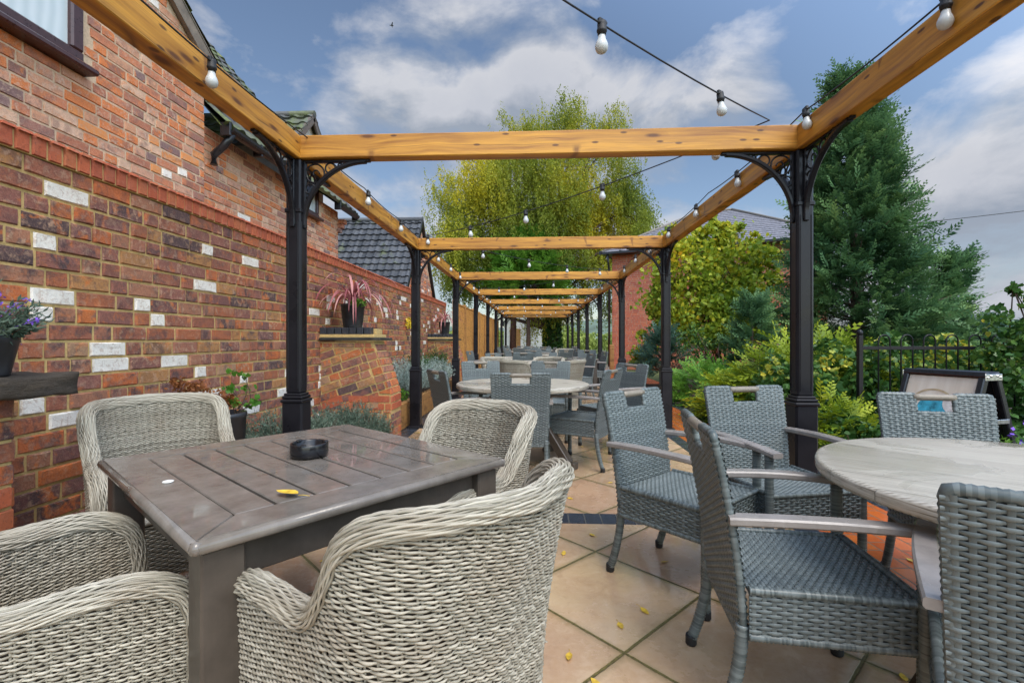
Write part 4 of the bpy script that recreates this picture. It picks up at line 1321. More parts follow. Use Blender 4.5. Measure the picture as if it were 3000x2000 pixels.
        P = np.stack([sx * (.238 + .012 * np.sin(q * PI)), yy, .640 + .014 * np.sin(q * PI * .9) - .012 * q], 1)
        sweep(m, P, rsec(.052, .024, .005))
        m.build('armrest', ARMW, t)
    return t

# ------------------------------------------------------------------ wicker tub armchair
def wicker():
    t = thing('wicker_armchair', 'x', 'armchair')
    # plan curve, right tip -> back -> left tip; param s measured from the centre of the back
    a, yf, yc, rc, yb = .246, .262, -.150, .135, -.29
    pts = [(.272, yf), (.266, .1), (a + .004, -.07), (a, yc)]
    th = np.linspace(0, PI / 2, 10)[1:]
    pts += [(a - rc + rc * math.cos(q), yc - (rc - .005) * math.sin(q)) for q in th]
    pts += [(0, yb - .012)]
    full = pts + [(-x, y) for x, y in pts[-2::-1]]
    pl = resample(np.array(full), .004)
    Ls = np.concatenate([[0], np.cumsum(np.linalg.norm(np.diff(pl, axis=0), axis=1))])
    Ls -= Ls[-1] / 2
    SM = Ls[-1]
    tan = unit(np.gradient(pl, axis=0))
    nor = np.stack([-tan[:, 1], tan[:, 0]], 1) * -1
    if nor[len(nor) // 2, 1] > 0: nor = -nor
    for _ in range(2):
        nor = np.stack([np.convolve(np.pad(nor[:, i], 12, 'edge'), np.ones(25) / 25, 'valid') for i in range(2)], 1)
        nor = unit(nor)
    def S(s, z, off=0.0):
        s = np.asarray(s, float); z = np.asarray(z, float)
        p = np.stack([np.interp(s, Ls, pl[:, i]) for i in range(2)], -1)
        n = unit(np.stack([np.interp(s, Ls, nor[:, i]) for i in range(2)], -1))
        bk = np.clip(1 - np.abs(s) / .42, 0, 1); bk = bk * bk * (3 - 2 * bk)
        tt = np.clip((z - .20) / .67, 0, 1.1)
        fl = bk * (.085 * np.clip((z - .40) / .47, 0, 1.1)**1.5) + .018 * tt - .02 * (1 - tt) * bk
        q = p + n * (fl + off)[..., None]
        return np.stack([q[..., 0], q[..., 1], z], -1), np.stack([n[..., 0], n[..., 1], 0 * s], -1)
    H = .85
    rim = smoothpath([(0, H + .004), (.15, H), (.225, H - .012), (.275, H - .055), (.305, H - .12), (.335, .68), (.375, .638), (.43, .622), (SM - .20, .625), (SM - .11, .622), (SM - .045, .596), (SM - .012, .55), (SM, .47), (SM, .33), (SM, .20)], .008)
    rz_ = lambda s: np.interp(np.abs(s), rim[:, 0], rim[:, 1])
    # monotone helper for membership: highest rim z at |s|
    m = MB()
    def strand(P, N, r, tint, k=5):
        T = unit(np.gradient(P, axis=0)); B = unit(np.cross(T, N))
        n = len(P)
        an = np.linspace(0, 2 * PI, k, endpoint=False) + .3
        r = np.broadcast_to(np.asarray(r, float), (n,))[:, None, None]
        V = P[:, None] + r * (np.cos(an)[None, :, None] * B[:, None] + np.sin(an)[None, :, None] * N[:, None])
        i = np.arange(n - 1)[:, None] * k; j = np.arange(k)[None]
        m.add(V.reshape(-1, 3), np.stack([i + j, i + (j + 1) % k, i + k + (j + 1) % k, i + k + j], -1).reshape(-1, 4), tint, 0, True)
    pitch = .0048; lam = .041
    for side in (1, -1):
        z = .205; k = 0
        while z < H - .018:
            if side < 0 and z < .40:
                z += pitch; k += 1; continue
            lim = np.interp(z + .022, rim[::-1, 1][:0], rim[:0, 0]) if False else None
            s = np.arange(-SM + .004, SM - .003, lam / 9)
            ok = (z + .010 < rz_(s))
            # split in runs
            idx = np.where(ok)[0]
            if len(idx) > 3:
                for run in np.split(idx, np.where(np.diff(idx) > 1)[0] + 1):
                    if len(run) < 4: continue
                    ss = s[run]
                    jit = random.uniform(-.004, .004)
                    ph = np.cos(2 * PI * ((ss + jit) / lam + k * .42))
                    zz = z + .0013 * np.sin(2 * PI * ((ss + jit) / lam + k * .42)) + .0005 * rng.normal(size=len(ss))
                    P, N = S(ss, zz, side * (.0205 + .0036 * ph))
                    strand(P, N * side, (.0025 + .0006 * (k % 4 == 0)) * (.88 + .22 * ph), random.uniform(.25, .95))
            z += pitch * random.uniform(.97, 1.03); k += 1
        # paired uprights
        for u in np.arange(-SM + .02, SM, lam * .6):
            for du in (-.003, .003):
                z0 = .40 if side < 0 else .2
                zt = float(rz_(u)) - .01
                if zt - z0 < .05: continue
                zz = np.linspace(z0, zt, 12)
                P, N = S(np.full(12, u + du), zz, side * .0185)
                strand(P, N * side, .0028, random.uniform(.15, .6), 4)
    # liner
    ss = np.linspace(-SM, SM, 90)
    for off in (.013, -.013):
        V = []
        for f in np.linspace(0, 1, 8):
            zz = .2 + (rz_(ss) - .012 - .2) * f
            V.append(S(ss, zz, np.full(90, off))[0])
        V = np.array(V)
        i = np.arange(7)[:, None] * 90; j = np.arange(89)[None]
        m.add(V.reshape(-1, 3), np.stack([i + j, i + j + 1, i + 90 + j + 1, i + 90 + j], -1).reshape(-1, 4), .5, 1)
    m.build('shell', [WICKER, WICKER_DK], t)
    # rolled rim
    m = MB()
    fullrim = np.vstack([np.stack([-rim[::-1, 0], rim[::-1, 1]], 1)[:-1], rim])
    fullrim = resample(fullrim, .006)
    tg = unit(np.gradient(fullrim, axis=0))
    up = np.stack([-tg[:, 1], tg[:, 0]], 1)          # outward in (s,z)
    C, N = S(fullrim[:, 0], fullrim[:, 1], np.zeros(len(fullrim)))
    Ua, _ = S(fullrim[:, 0] + up[:, 0] * .004, fullrim[:, 1] + up[:, 1] * .004, np.zeros(len(fullrim)))
    U = unit(Ua - C + 1e-9)
    # keep U sane beyond the tips where s clamps
    tip = np.abs(fullrim[:, 0]) > SM - .03
    fw = np.clip((np.abs(fullrim[:, 0]) - (SM - .03)) / .03, 0, 1)[:, None]
    U = unit(U * (1 - fw) + fw * (np.stack([0 * fw[:, 0], np.maximum(.15, 1 - np.abs(up[:, 1])), np.clip(up[:, 1], 0, 1)], -1)))
    ar = np.arange(len(fullrim))
    ns = 25
    for q in range(ns):
        ang = -1.95 + 3.9 * q / (ns - 1)
        w = .045 * np.sin(ar * .006 / .055 * 2 * PI + q * 2.1) + .02 * np.sin(ar * .006 / .31 * 2 * PI + q * 1.3)
        rr = .0285 + .002 * np.sin(ar * .006 / .075 * 2 * PI + q * 2.1 + 1.5)
        P = C + U * (rr * np.cos(ang + w) - .006)[:, None] + N * (rr * np.sin(ang + w))[:, None]
        Nn = unit(U * np.cos(ang) + N * np.sin(ang))
        strand(P, Nn, .0029, random.uniform(.2, 1.0), 5)
    # liner tube below the strands
    tube(m, C - U * .006, .0225, 8, tint=.3)
    m.build('rolled_rim', WICKER, t)
    # lower binding
    m = MB()
    for q in range(5):
        s2 = np.arange(-SM, SM, .01)
        P, N = S(s2, np.full(len(s2), .188 + .008 * q) + .001 * np.sin(s2 * 90 + q * 2), np.full(len(s2), .0235))
        strand(P, N, .0052, random.uniform(.3, .9))
    m.build('base_binding', WICKER, t)
    # seat
    m = MB()
    xs = .228
    def top(u, v):
        return np.stack([u, v, .425 + .012 * np.cos(u * 5) + 0 * u], -1), np.stack([0 * u, 0 * u, 1 + 0 * u], -1)
    weave(m, top, [(v, [(-xs, xs)]) for v in np.arange(-.265, .252, .010)], .010, .021, .003, 1, .4, .95)
    ribs(m, top, np.arange(-xs + .01, xs, .021), -.265, .252, .009)
    backing(m, top, [(-xs, xs, -.265, .252)], -.006)
    fr = lambda u, v: (np.stack([u, .257 + 0 * u, v], -1), np.stack([0 * u, 1 + 0 * u, 0 * u], -1))
    weave(m, fr, [(v, [(-xs, xs)]) for v in np.arange(.2, .42, .0088)], .0088, .021, .003, -1, .3, .95)
    backing(m, fr, [(-xs, xs, .2, .43)], -.006)
    tube(m, [(-xs, .255, .432), (xs, .255, .432)], .012, 8, tint=.8)
    m.build('seat', [WICKER, WICKER_DK], t)
    for sx in (-1, 1):
        for yy, lean in ((.215, .01), (-.23, -.035)):
            m = MB()
            for (z0, z1, w0, w1) in ((0.0, .235, .034, .05),):
                V = []
                for z, w, ln in ((0, .034, lean), (.235, .05, 0)):
                    V += [(sx * .212 + dx * w / 2, yy + ln + dy * w / 2, z) for dx, dy in ((-1, -1), (1, -1), (1, 1), (-1, 1))]
                m.add(V, [[0, 1, 5, 4], [1, 2, 6, 5], [2, 3, 7, 6], [3, 0, 4, 7], [3, 2, 1, 0], [4, 5, 6, 7]])
            m.build('leg', POLY_DRY, t)
    return t

# ------------------------------------------------------------------ tables
def slat_table(label, loc, rz, group='brown slatted tables', W=.92, D=1.02):
    t = thing('slatted_table', label, 'table', loc, rz, group)
    zt, th, fr = .74, .032, .105
    m = MB()
    z = zt - th / 2
    def board(poly):
        # mitred board with a rounded upper edge
        P = np.array(poly); c = P.mean(0)
        ins = P + (c - P) * (np.array([.004]) / np.maximum(np.abs(c - P).max(1, keepdims=True), .01)) * 1.0
        k = len(P)
        V = [(x, y, zt - th) for x, y in P] + [(x, y, zt - .007) for x, y in P] + [(x, y, zt) for x, y in ins]
        q = []
        for a in range(2):
            q += [[a * k + i, a * k + (i + 1) % k, (a + 1) * k + (i + 1) % k, (a + 1) * k + i] for i in range(k)]
        m.add(V, q)
        n0 = m.n - 3 * k
        m.f.append((np.array([list(range(2 * k, 3 * k))]) + n0, np.array([.5]), 0, False))
        m.f.append((np.array([list(range(k))[::-1]]) + n0, np.array([.5]), 0, False))
    w, d = W / 2, D / 2
    g = .0012
    board([(-w, -d), (w, -d), (w - fr, -d + fr - g), (-w + fr, -d + fr - g)])
    board([(w, d), (-w, d), (-w + fr, d - fr + g), (w - fr, d - fr + g)])
    board([(w, -d + g), (w, d - g), (w - fr + g, d - fr), (w - fr + g, -d + fr)])
    board([(-w, d - g), (-w, -d + g), (-w + fr - g, -d + fr), (-w + fr - g, d - fr)])
    n = 7; sw = (W - 2 * fr) / n
    for i in range(n):
        x0 = -w + fr + i * sw
        box(m, (x0 + sw / 2, 0, z - .001), (sw - .0095, D - 2 * fr - .008, th), .003)
    # rounded nosing
    for a, b in (((-w, -d), (w, -d)), ((w, -d), (w, d)), ((w, d), (-w, d)), ((-w, d), (-w, -d))):
        tube(m, [(a[0], a[1], z), (b[0], b[1], z)], th / 2 - .001, 10)
    for a in ((-w, -d), (w, -d), (w, d), (-w, d)):
        lathe(m, [(.001, -th / 2 + .001), (.0115, -.0115), (.0155, 0), (.0115, .0115), (.001, th / 2 - .001)], (a[0], a[1], z), 12)
    m.build('tabletop', POLY, t)
    m = MB(); box(m, (0, 0, zt - th - .006), (W - .16, D - .16, .008), .002); m.build('gap_shade_board', GRATTAN_DK, t)  # added board, its dark colour stands in for shade in the slat gaps
    m = MB()
    for s in (-1, 1):
        box(m, (0, s * (d - .055), zt - th - .046), (W - .19, .026, .088), .003)
        box(m, (s * (w - .055), 0, zt - th - .046), (.026, D - .19, .088), .003)
    m.build('apron', POLY_DRY, t)
    for sx in (-1, 1):
        for sy in (-1, 1):
            m = MB(); box(m, (sx * (w - .055), sy * (d - .055), (zt - th) / 2 - .0005), (.088, .088, zt - th - .001), .005)
            m.build('leg', POLY_DRY, t)
    return t
def round_table(label, loc, rz, group='round whitewashed tables', r=.63):
    t = thing('round_table', label, 'table', loc, rz, group)
    m = MB()
    lathe(m, [(.001, .697), (r - .02, .697), (r - .004, .701), (r, .709), (r, .731), (r - .003, .738), (r - .012, .742), (r * .75, .7425), (r * .5, .7425), (r * .25, .7425), (.001, .7425)], k=96, cap=False)
    m.build('tabletop', TOPW, t)
    m = MB()
    box(m, (0, 0, .675), (.42, .42, .035), .006)
    box(m, (0, 0, .60), (.12, .12, .13), .006)
    m.build('hub', POLY_DRY, t)
    for k in range(4):
        a = PI / 4 + k * PI / 2
        m = MB()
        P = [(math.cos(a) * .06, math.sin(a) * .06, .63), (math.cos(a) * .50, math.sin(a) * .50, .045)]
        sweep(m, P, rsec(.085, .075, .006))
        box(m, (math.cos(a) * .50, math.sin(a) * .50, .03), (.16, .085, .058), .006, rotz(a))
        m.build('leg', POLY_DRY, t)
    return t
def ashtray(label, loc):
    t = thing('ashtray', label, 'ashtray', loc, group='ashtrays on slatted tables')
    m = MB()
    lathe(m, [(.055, 0), (.060, .003), (.0635, .012), (.0635, .044), (.062, .048), (.057, .048), (.054, .044), (.052, .016), (.048, .013), (.001, .012)], k=40, cap=False)
    m.build('bowl', ASH, t)
    m = MB()
    for k in range(3):
        a = .6 + k * 2 * PI / 3
        box(m, (math.cos(a) * .0555, math.sin(a) * .0555, .047), (.016, .018, .008), .003, rotz(a))
    m.build('cigarette_rest', ASH, t)
    m = MB()
    lathe(m, [(.050, .017), (.001, .0172)], k=30, cap=False)
    m.build('rain_water', plain('standing_rain_water', (.05, .055, .06), .02), t)
    return t

# ------------------------------------------------------------------ furniture placement
def back_to_origin(bx, by, rz, off):
    a = R(rz)
    return (bx + off * -math.sin(a) * -1 * -1, by + off * math.cos(a) * 1, 0) if False else (bx - (-off) * math.sin(a) * 1.0 * -1 * -1, by + off * math.cos(a), 0)
def place(proto, used, bx, by, rz, label, group, off, jit=0):
    o = proto if not used else copy_tree(proto)
    used.append(1)
    a = R(rz)
    # local back-top centre sits at (0,-off): origin = back - R*(0,-off)
    o.location = (bx - math.sin(a) * off, by + math.cos(a) * off, 0)
    o.rotation_euler = (0, 0, a)
    o['label'] = label
    o['group'] = group
    return o
GC = chair(); gu = []
GG = 'grey rattan dining chairs'
def G(bx, by, rz, label): return place(GC, gu, bx, by, rz, label, GG, .30)
WC = wicker(); wu = []
WG = 'pale wicker armchairs'
def Wk(bx, by, rz, label): return place(WC, wu, bx, by, rz, label, WG, .36)

round_table('near round whitewashed table with wet top at the right edge', (1.555, 1.478, 0), -38)
round_table('second round whitewashed table standing in the middle of the terrace', (-.129, 4.60, 0), 12)
slat_table('near wet brown slatted table with a black ashtray on it', (-.806, 1.626, 0), 51.5)
slat_table('brown slatted table among pale wicker chairs behind the second round table', (-.10, 7.40, 0), 42, W=.9, D=.9)

G(1.191, 2.823, -168, 'grey rattan chair facing us just left of the first right iron post')
G(.513, 2.579, -137, 'grey rattan chair standing beside the dark paving band, turned toward the near round table')
G(.540, 1.640, -97, 'grey rattan chair seen side on with full woven seat, closest to the near round table')
G(1.96, 2.47, 168, 'grey rattan chair in front of the black sign board beyond the near round table')
G(.945, .790, -36, 'grey rattan chair cut off by the right edge, its woven back closest to us')
G(-.868, 4.162, -59, 'dark-backed grey rattan chair left of the second round table, beside the second left post')
G(-.121, 3.839, 3, 'grey rattan chair with its back to us in front of the second round table')
G(.700, 4.389, 62, 'grey rattan chair pulled out at an angle right of the second round table')
G(1.064, 5.38, 123, 'grey rattan chair right behind the second round table, beside the second right iron post')
G(-.685, 5.923, -160, 'grey rattan chair facing us behind the left half of the second round table')
G(.184, 5.966, 171, 'grey rattan chair facing us behind the right half of the second round table')

Wk(-1.917, 2.308, -128.5, 'pale wicker armchair backed against the brick wall, left behind the near slatted table')
Wk(-.166, 2.135, 141.5, 'pale wicker armchair right behind the near slatted table, facing us')
Wk(-.042, .922, 51.5, 'large pale wicker armchair seen from behind in front of the near slatted table')
Wk(-1.40, .765, -38.5, 'pale wicker armchair cut by the bottom left corner, only arms and seat showing')
Wk(-.77, 7.95, -132, 'pale wicker armchair facing us on far left of the second slatted table')
Wk(-.42, 6.62, -25, 'pale wicker armchair showing its brown back on near left of the second slatted table')
Wk(.27, 8.03, 150, 'pale wicker armchair facing us on far right of the second slatted table')
Wk(.62, 6.78, 60, 'pale wicker armchair seen from behind on near right of the second slatted table')

# the tables farther down the terrace
round_table('third round table, whitewashed, just behind the second slatted table', (.05, 9.15, 0), 20)
slat_table('small brown slatted table on the right side near the third right post', (.92, 10.9, 0), 4, W=.8, D=.8)
far_tables = [(-.55, 11.35, 'fourth round table'), (.15, 14.4, 'fifth round table'), (-.35, 17.6, 'sixth round table'), (.75, 20.3, 'seventh round table'), (-.5, 22.4, 'eighth round table')]
for x, y, nm in far_tables:
    round_table('%s along the terrace, counted from the camera' % nm, (x, y, 0), random.uniform(0, 90))
def ring(x, y, nm, specs):
    for ang, rad, side in specs:
        a = R(ang)                      # direction from table centre to the chair back
        bx, by = x + math.sin(a) * rad, y + math.cos(a) * rad
        G(bx, by, 180 - ang + random.uniform(-9, 9), 'grey rattan chair on the %s side of the %s along the terrace' % (side, nm))
ring(.05, 9.15, 'third round table', [(-62, 1.05, 'far left'), (72, 1.1, 'right'), (8, 1.15, 'far')])
ring(*far_tables[0], [(165, 1.1, 'near'), (28, 1.05, 'far right'), (-75, 1.1, 'left'), (100, 1.1, 'right')])
ring(*far_tables[1], [(200, 1.1, 'near left'), (140, 1.1, 'near right'), (80, 1.1, 'right'), (-70, 1.1, 'left'), (5, 1.1, 'far')])
ring(*far_tables[2], [(190, 1.1, 'near'), (110, 1.1, 'right'), (-80, 1.05, 'left'), (10, 1.1, 'far')])
ring(*far_tables[3], [(200, 1.1, 'near left'), (130, 1.1, 'near right'), (70, 1.05, 'right'), (-60, 1.1, 'far left')])
ring(*far_tables[4], [(185, 1.1, 'near'), (90, 1.1, 'right'), (-60, 1.1, 'left')])
G(1.36, 12.9, 168, 'grey rattan chair facing us behind the small slatted table on the right')
G(1.60, 11.25, 98, 'dark grey rattan chair side on at the right post line beside the small slatted table')
Wk(.95, 15.9, 170, 'pale wicker armchair far down the terrace right of the fifth round table')
Wk(1.25, 15.1, 80, 'pale wicker armchair turned side on, far down the terrace near right posts')

ashtray('round black ashtray on the near wet slatted table', (-.80, 1.66, .741))
ashtray('small black ashtray on the second slatted table', (-.02, 7.30, .741))

# things lying about
def leaf_mesh(mb, s=.035, curl=.3, stem=True):
    n = 9
    u = np.linspace(0, 1, n)
    w = .36 * np.sin(u * PI)**.8 * (1 - .35 * u)
    V, F = [], []
    for k in range(n):
        z = curl * .5 * (u[k] - .5)**2
        V += [(-w[k] * s, (u[k] - .5) * s * 1.3, (z + curl * w[k] * .7) * s), (0, (u[k] - .5) * s * 1.3, z * s), (w[k] * s, (u[k] - .5) * s * 1.3, (z + curl * w[k] * .5) * s)]
        if k:
            b = 3 * k
            F += [[b - 3, b - 2, b + 1, b], [b - 2, b - 1, b + 2, b + 1]]
    mb.add(np.array(V) + (0, 0, .003), F, .5, 0, True)
    if stem: tube(mb, [(0, -.65 * s, .003), (0, -.9 * s, .006), (.1 * s, -1.2 * s, .004)], .0008, 5)
mb = MB(); leaf_mesh(mb, .060, .55)
lf = mb.build('fallen_leaf', FALLEN, loc=(-.655, 1.235, .7435)); lf.rotation_euler = (0, 0, R(70))
tag(lf, 'bright yellow fallen leaf lying on the near slatted table', 'leaf', 'fallen yellow leaves')
protos = []
for k in range(3):
    mb = MB(); leaf_mesh(mb, random.uniform(.03, .042), random.uniform(.1, .5)); protos.append(mb)
spots = [(-1.58, 2.42), (-1.40, 2.30), (-1.52, 2.12), (-1.30, 2.05), (-.74, 2.25), (-.60, 2.05), (-.46, 2.22), (-.33, 2.0), (-.9, 2.5), (-1.7, 2.6), (.34, 1.95), (.46, 2.06), (.56, 1.50), (.20, 1.62), (.12, 1.75), (.66, 2.52), (.15, 2.6), (.8, 3.0), (1.1, 2.1),
         (-1.25, 6.0), (-1.15, 6.2), (-1.3, 6.35), (-1.45, 5.9), (-1.2, 5.6), (.6, 3.9), (.25, 3.5), (1.95, 2.6), (2.1, 3.4), (-1.1, 2.45), (-.95, 2.3), (-.7, 2.6), (-.2, 2.5), (.45, 1.32), (.71, 1.72), (.9, 2.35), (.33, 2.85), (-.1, 3.3), (1.25, 1.7), (.05, 2.2), (2.25, 4.1), (1.9, 4.8), (.5, 5.2)]
made = []
for k, (x, y) in enumerate(spots):
    if k < 3: o = protos[k].build('fallen_leaf', FALLEN); made.append(o)
    else: o = made[k % 3].copy(); COL.objects.link(o)
    o.location = (x, y, .001); o.rotation_euler = (random.uniform(-.1, .1), random.uniform(-.1, .1), random.uniform(0, 6.3))
    tag(o, 'small yellow fallen leaf lying on the wet paving', 'leaf', 'small leaves on the ground')
mb = MB(); lathe(mb, [(.0125, 0), (.0145, .001), (.0145, .0025), (.011, .004), (.001, .0042)], k=20)
dsk = mb.build('white_button', WHITE_R, loc=(-1.06, 1.335, .741)); tag(dsk, 'tiny round white disc lying on the near slatted table', 'disc')

# A-board
ab = thing('sign_board', 'black framed A-board poster sign standing by the ivy hedge', 'sign', (2.98, 3.62, 0), -72)
POSTER = None
q = NT('washed_poster_paper')
o_ = q.obj(); pn = q.noise(q.map(o_, (14, 1, 2)), 1, 4)
q.p(Base__Color=q.ramp(pn, [(.3, (.58, .51, .41)), (.7, (.72, .67, .58))]), Roughness=.3); POSTER = q.m
INK = plain('grey_print', (.45, .44, .43), .5); TEAL = plain('blue_print', (.05, .36, .50), .3, .3, 20); TAN = plain('tan_print', (.42, .33, .2), .5); WPRINT = plain('white_print', (.58, .57, .55), .4)
hA, wA, tilt = .985, .52, R(19)
for sg, nm in ((-1, 'front_frame'), (1, 'rear_frame')):
    m = MB()
    ct, st_ = math.cos(tilt), math.sin(tilt)
    def Mp(x, d, h):   # x across, h up the panel, d out of the panel
        return np.array([x, sg * (.045 + (hA - h) * st_) + sg * d * ct, h * ct + d * st_])
    Mt = np.stack([(1, 0, 0), (0, ct * sg, st_), (0, -sg * st_, ct)], 1)
    for x, h, sx, sh in ((0, hA - .02, wA, .04), (0, .09, wA, .04), (-wA / 2 + .02, hA / 2 + .03, .04, hA - .14), (wA / 2 - .02, hA / 2 + .03, .04, hA - .14)):
        box(m, Mp(x, 0, h), (sx, .045, sh), .006, Mt)
    box(m, Mp(0, -.006, hA / 2 + .03), (wA - .07, .012, hA - .1), .002, Mt)
    for s in (-1, 1): box(m, Mp(s * (wA / 2 - .02), 0, .035), (.04, .03, .08), .005, Mt)
    f = m.build(nm, GUTTER, ab)
    if sg < 0:
        m = MB()
        def quad(x0, x1, h0, h1, d, mat):
            m.add([Mp(x0, d, h0), Mp(x1, d, h0), Mp(x1, d, h1), Mp(x0, d, h1)], [[0, 1, 2, 3]], .5, mat)
        quad(-wA / 2 + .04, wA / 2 - .04, .12, hA - .045, .003, 0)
        def disc(cx, ch, rx, rh, d, mat, a0=0, a1=2 * PI, inner=0):
            a = np.linspace(a0, a1, 40)
            V = [Mp(cx + rx * math.cos(t), d, ch + rh * math.sin(t)) for t in a] + [Mp(cx + rx * inner * math.cos(t), d, ch + rh * inner * math.sin(t)) for t in a]
            m.add(V, [[i, i + 1, 40 + i + 1, 40 + i] for i in range(39)], .5, mat)
        disc(-.03, .715, .15, .13, .0045, 3, .15, PI - .1, .90)
        disc(-.02, .70, .10, .085, .005, 2, 0, 2 * PI, .0)
        quad(-.055, .045, .50, .68, .0056, 2)
        disc(.115, .75, .075, .075, .0060, 4)
        disc(.115, .75, .066, .066, .0064, 1, .2, 2.9, .92)
        quad(-.18, -.05, .56, .62, .005, 4)
        m.build('poster', [POSTER, INK, TEAL, TAN, WPRINT], f)
for s in (-1, 1):
    m = MB()
    box(m, (s * (wA / 2 + .002), 0, .90), (.008, .16, .045), .003)
    for yy in (-.06, -.03, .03, .06): box(m, (s * (wA / 2 + .008), yy, .90 + .01 * (abs(yy) < .05)), (.012, .016, .016), .005)
    m.build('hinge', STEEL, ab)
    m = MB(); box(m, (s * (wA / 2 + .003), 0, .60), (.006, .30, .03), .002); m.build('stay_bar', STEEL, ab)

# hoop-top railing
rl = thing('hoop_top_railing', 'black iron hoop topped railing running through the ivy hedge', 'railing', (3.3, 5.07, 0), 1.5)
m = MB()
box(m, (0, 0, .6), (.045, .045, 1.2), .004); lathe(m, [(.02, 0), (.03, .015), (.026, .04), (.012, .055), (.001, .06)], (0, 0, 1.2), 12)
m.build('post', BLACK, rl)
m = MB()
box(m, (2.4, 0, 1.07), (4.8, .012, .036), .003); box(m, (2.4, 0, .12), (4.8, .012, .036), .003)
m.build('rail', BLACK, rl)
a = np.linspace(PI, 0, 12)
for k in range(20):
    cx = .245 + k * .226
    m = MB()
    P = np.vstack([[(cx - .058, 0, .03)], np.stack([cx + .058 * np.cos(a), 0 * a, 1.145 + .058 * np.sin(a)], 1), [(cx + .058, 0, .03)]])
    tube(m, P, .0075, 7, (0, 1, 0))
    m.build('hoop_bar', BLACK, rl)
m = MB(); box(m, (4.8, 0, .6), (.045, .045, 1.2), .004); m.build('post', BLACK, rl)

# timber bollard near the brick house
m = MB(); box(m, (0, 0, .5), (.14, .14, 1.0), .012); box(m, (0, 0, .86), (.15, .15, .03), .006)
tp = m.build('timber_bollard', SLEEPER, loc=(2.55, 16.3, 0)); tag(tp, 'square orange timber bollard at the corner of the red brick house', 'bollard')

# overhead wire
m = MB()
P = np.array([(26, 30, 8.6), (40, 27, 8.9), (60, 24, 10.2)], float)
tube(m, smoothpath([(6, 26.4, 6.5), (10, 26, 6.55), (22, 25, 7.3), (34, 24, 8.9), (60, 21, 13.5), (110, 16, 24)], 1.0), .018, 5)
wr = m.build('overhead_cable', CABLE, loc=(0, 0, 0)); tag(wr, 'thin overhead cable crossing the cloudy sky right of the tall conifer', 'cable')
# distant bird
m = MB()
tube(m, [(-.16, 0, 0), (-.08, 0, .01), (.05, 0, .01), (.15, 0, .0), (.24, 0, -.01)], [.01, .05, .055, .03, .012], 8)
for s in (-1, 1): m.add([(.07, s * .03, .02), (.02, s * .25, .12), (-.06, s * .46, .07), (-.06, s * .24, .10), (-.05, s * .03, .02)], [[0, 1, 3, 4]], .5); m.add([(.02, s * .25, .12), (-.06, s * .46, .07), (-.06, s * .24, .10)], [[0, 1, 2]], .5)
bd = m.build('bird', CABLE, loc=(-13.2, 43.5, 30)); tag(bd, 'tiny dark bird flying high in the sky', 'bird')
bd.rotation_euler = (0, 0, R(200))

# ------------------------------------------------------------------ planting
def rdir(n, up=0.0):
    d = rng.normal(size=(n, 3)); d[:, 2] += up
    return unit(d)
def leaves(mb, C, D, L, w, tint, mat=0, kind='diamond'):
    C = np.asarray(C, float); n = len(C)
    L = np.broadcast_to(np.asarray(L, float), (n,))[:, None]
    rv = rng.normal(size=(n, 3))
    Sd = unit(np.cross(D, rv)); Nn = np.cross(Sd, D)
    if kind == 'diamond':
        V = np.stack([C - D * L / 2, C + Sd * L * w / 2 + Nn * L * .08, C + D * L / 2, C - Sd * L * w / 2 + Nn * L * .08], 1)
        F = np.arange(n)[:, None] * 4 + np.array([[0, 1, 2, 3]])
    else:
        V = np.stack([C - D * L * .38, C - D * L * .5 + Sd * L * w * .36, C + Sd * L * w * .52 + D * L * .02 + Nn * L * .06, C + D * L * .5, C - Sd * L * w * .52 + D * L * .02 + Nn * L * .06, C - D * L * .5 - Sd * L * w * .36], 1)
        F = np.arange(n)[:, None] * 6 + np.array([[0, 1, 2, 3, 4, 5]])
    mb.add(V.reshape(-1, 3), F, tint, mat)
def blob(n, c, r, shell=.35):
    d = rdir(n)
    k = rng.random(n)**(1 / 3.0)
    k = shell + (1 - shell) * k
    return np.array(c) + d * k[:, None] * np.array(r), d
def sprays(mb, B, D, L, tint, nl=11, w=.13, sweepa=.75, droop=.25, flat=(0, 0, 1), lw=.055, mat=0):
    """flat feathery sprays: base B, direction D, length L"""
    n = len(B)
    L = np.broadcast_to(np.asarray(L, float), (n,))
    Nn = unit(np.asarray(flat, float) + rng.normal(size=(n, 3)) * .55)
    Sd = unit(np.cross(D, Nn)); Nn = np.cross(Sd, D)
    tint = np.broadcast_to(np.asarray(tint, float), (n,))
    # axis
    for k in range(nl):
        f = (k + .6) / nl
        sgn = 1 if k % 2 else -1
        P = B + D * (L * f)[:, None] - Nn * (droop * L * f * f)[:, None]
        a = sweepa + rng.normal(size=n) * .14
        ll = L * .42 * (1.05 - .75 * f) * (.8 + .4 * rng.random(n))
        d = unit(D * np.cos(a)[:, None] + sgn * Sd * np.sin(a)[:, None] - Nn * (droop * (f + .3)))
        wd = unit(np.cross(d, Nn)) * (L * lw)[:, None]
        V = np.stack([P, P + d * (ll * .45)[:, None] + wd, P + d * ll[:, None], P + d * (ll * .45)[:, None] - wd], 1)
        mb.add(V.reshape(-1, 3), np.arange(n)[:, None] * 4 + np.array([[0, 1, 2, 3]]), np.clip(tint + .35 * (f - .5), 0, 1), mat)
    P1 = B + D * L[:, None] - Nn * (droop * L)[:, None]
    wd = Sd * (L * lw * .7)[:, None]
    V = np.stack([B - wd * .4, B + wd * .4, P1 + wd * .2, P1 - wd * .2], 1)
    mb.add(V.reshape(-1, 3), np.arange(n)[:, None] * 4 + np.array([[0, 1, 2, 3]]), tint, mat)
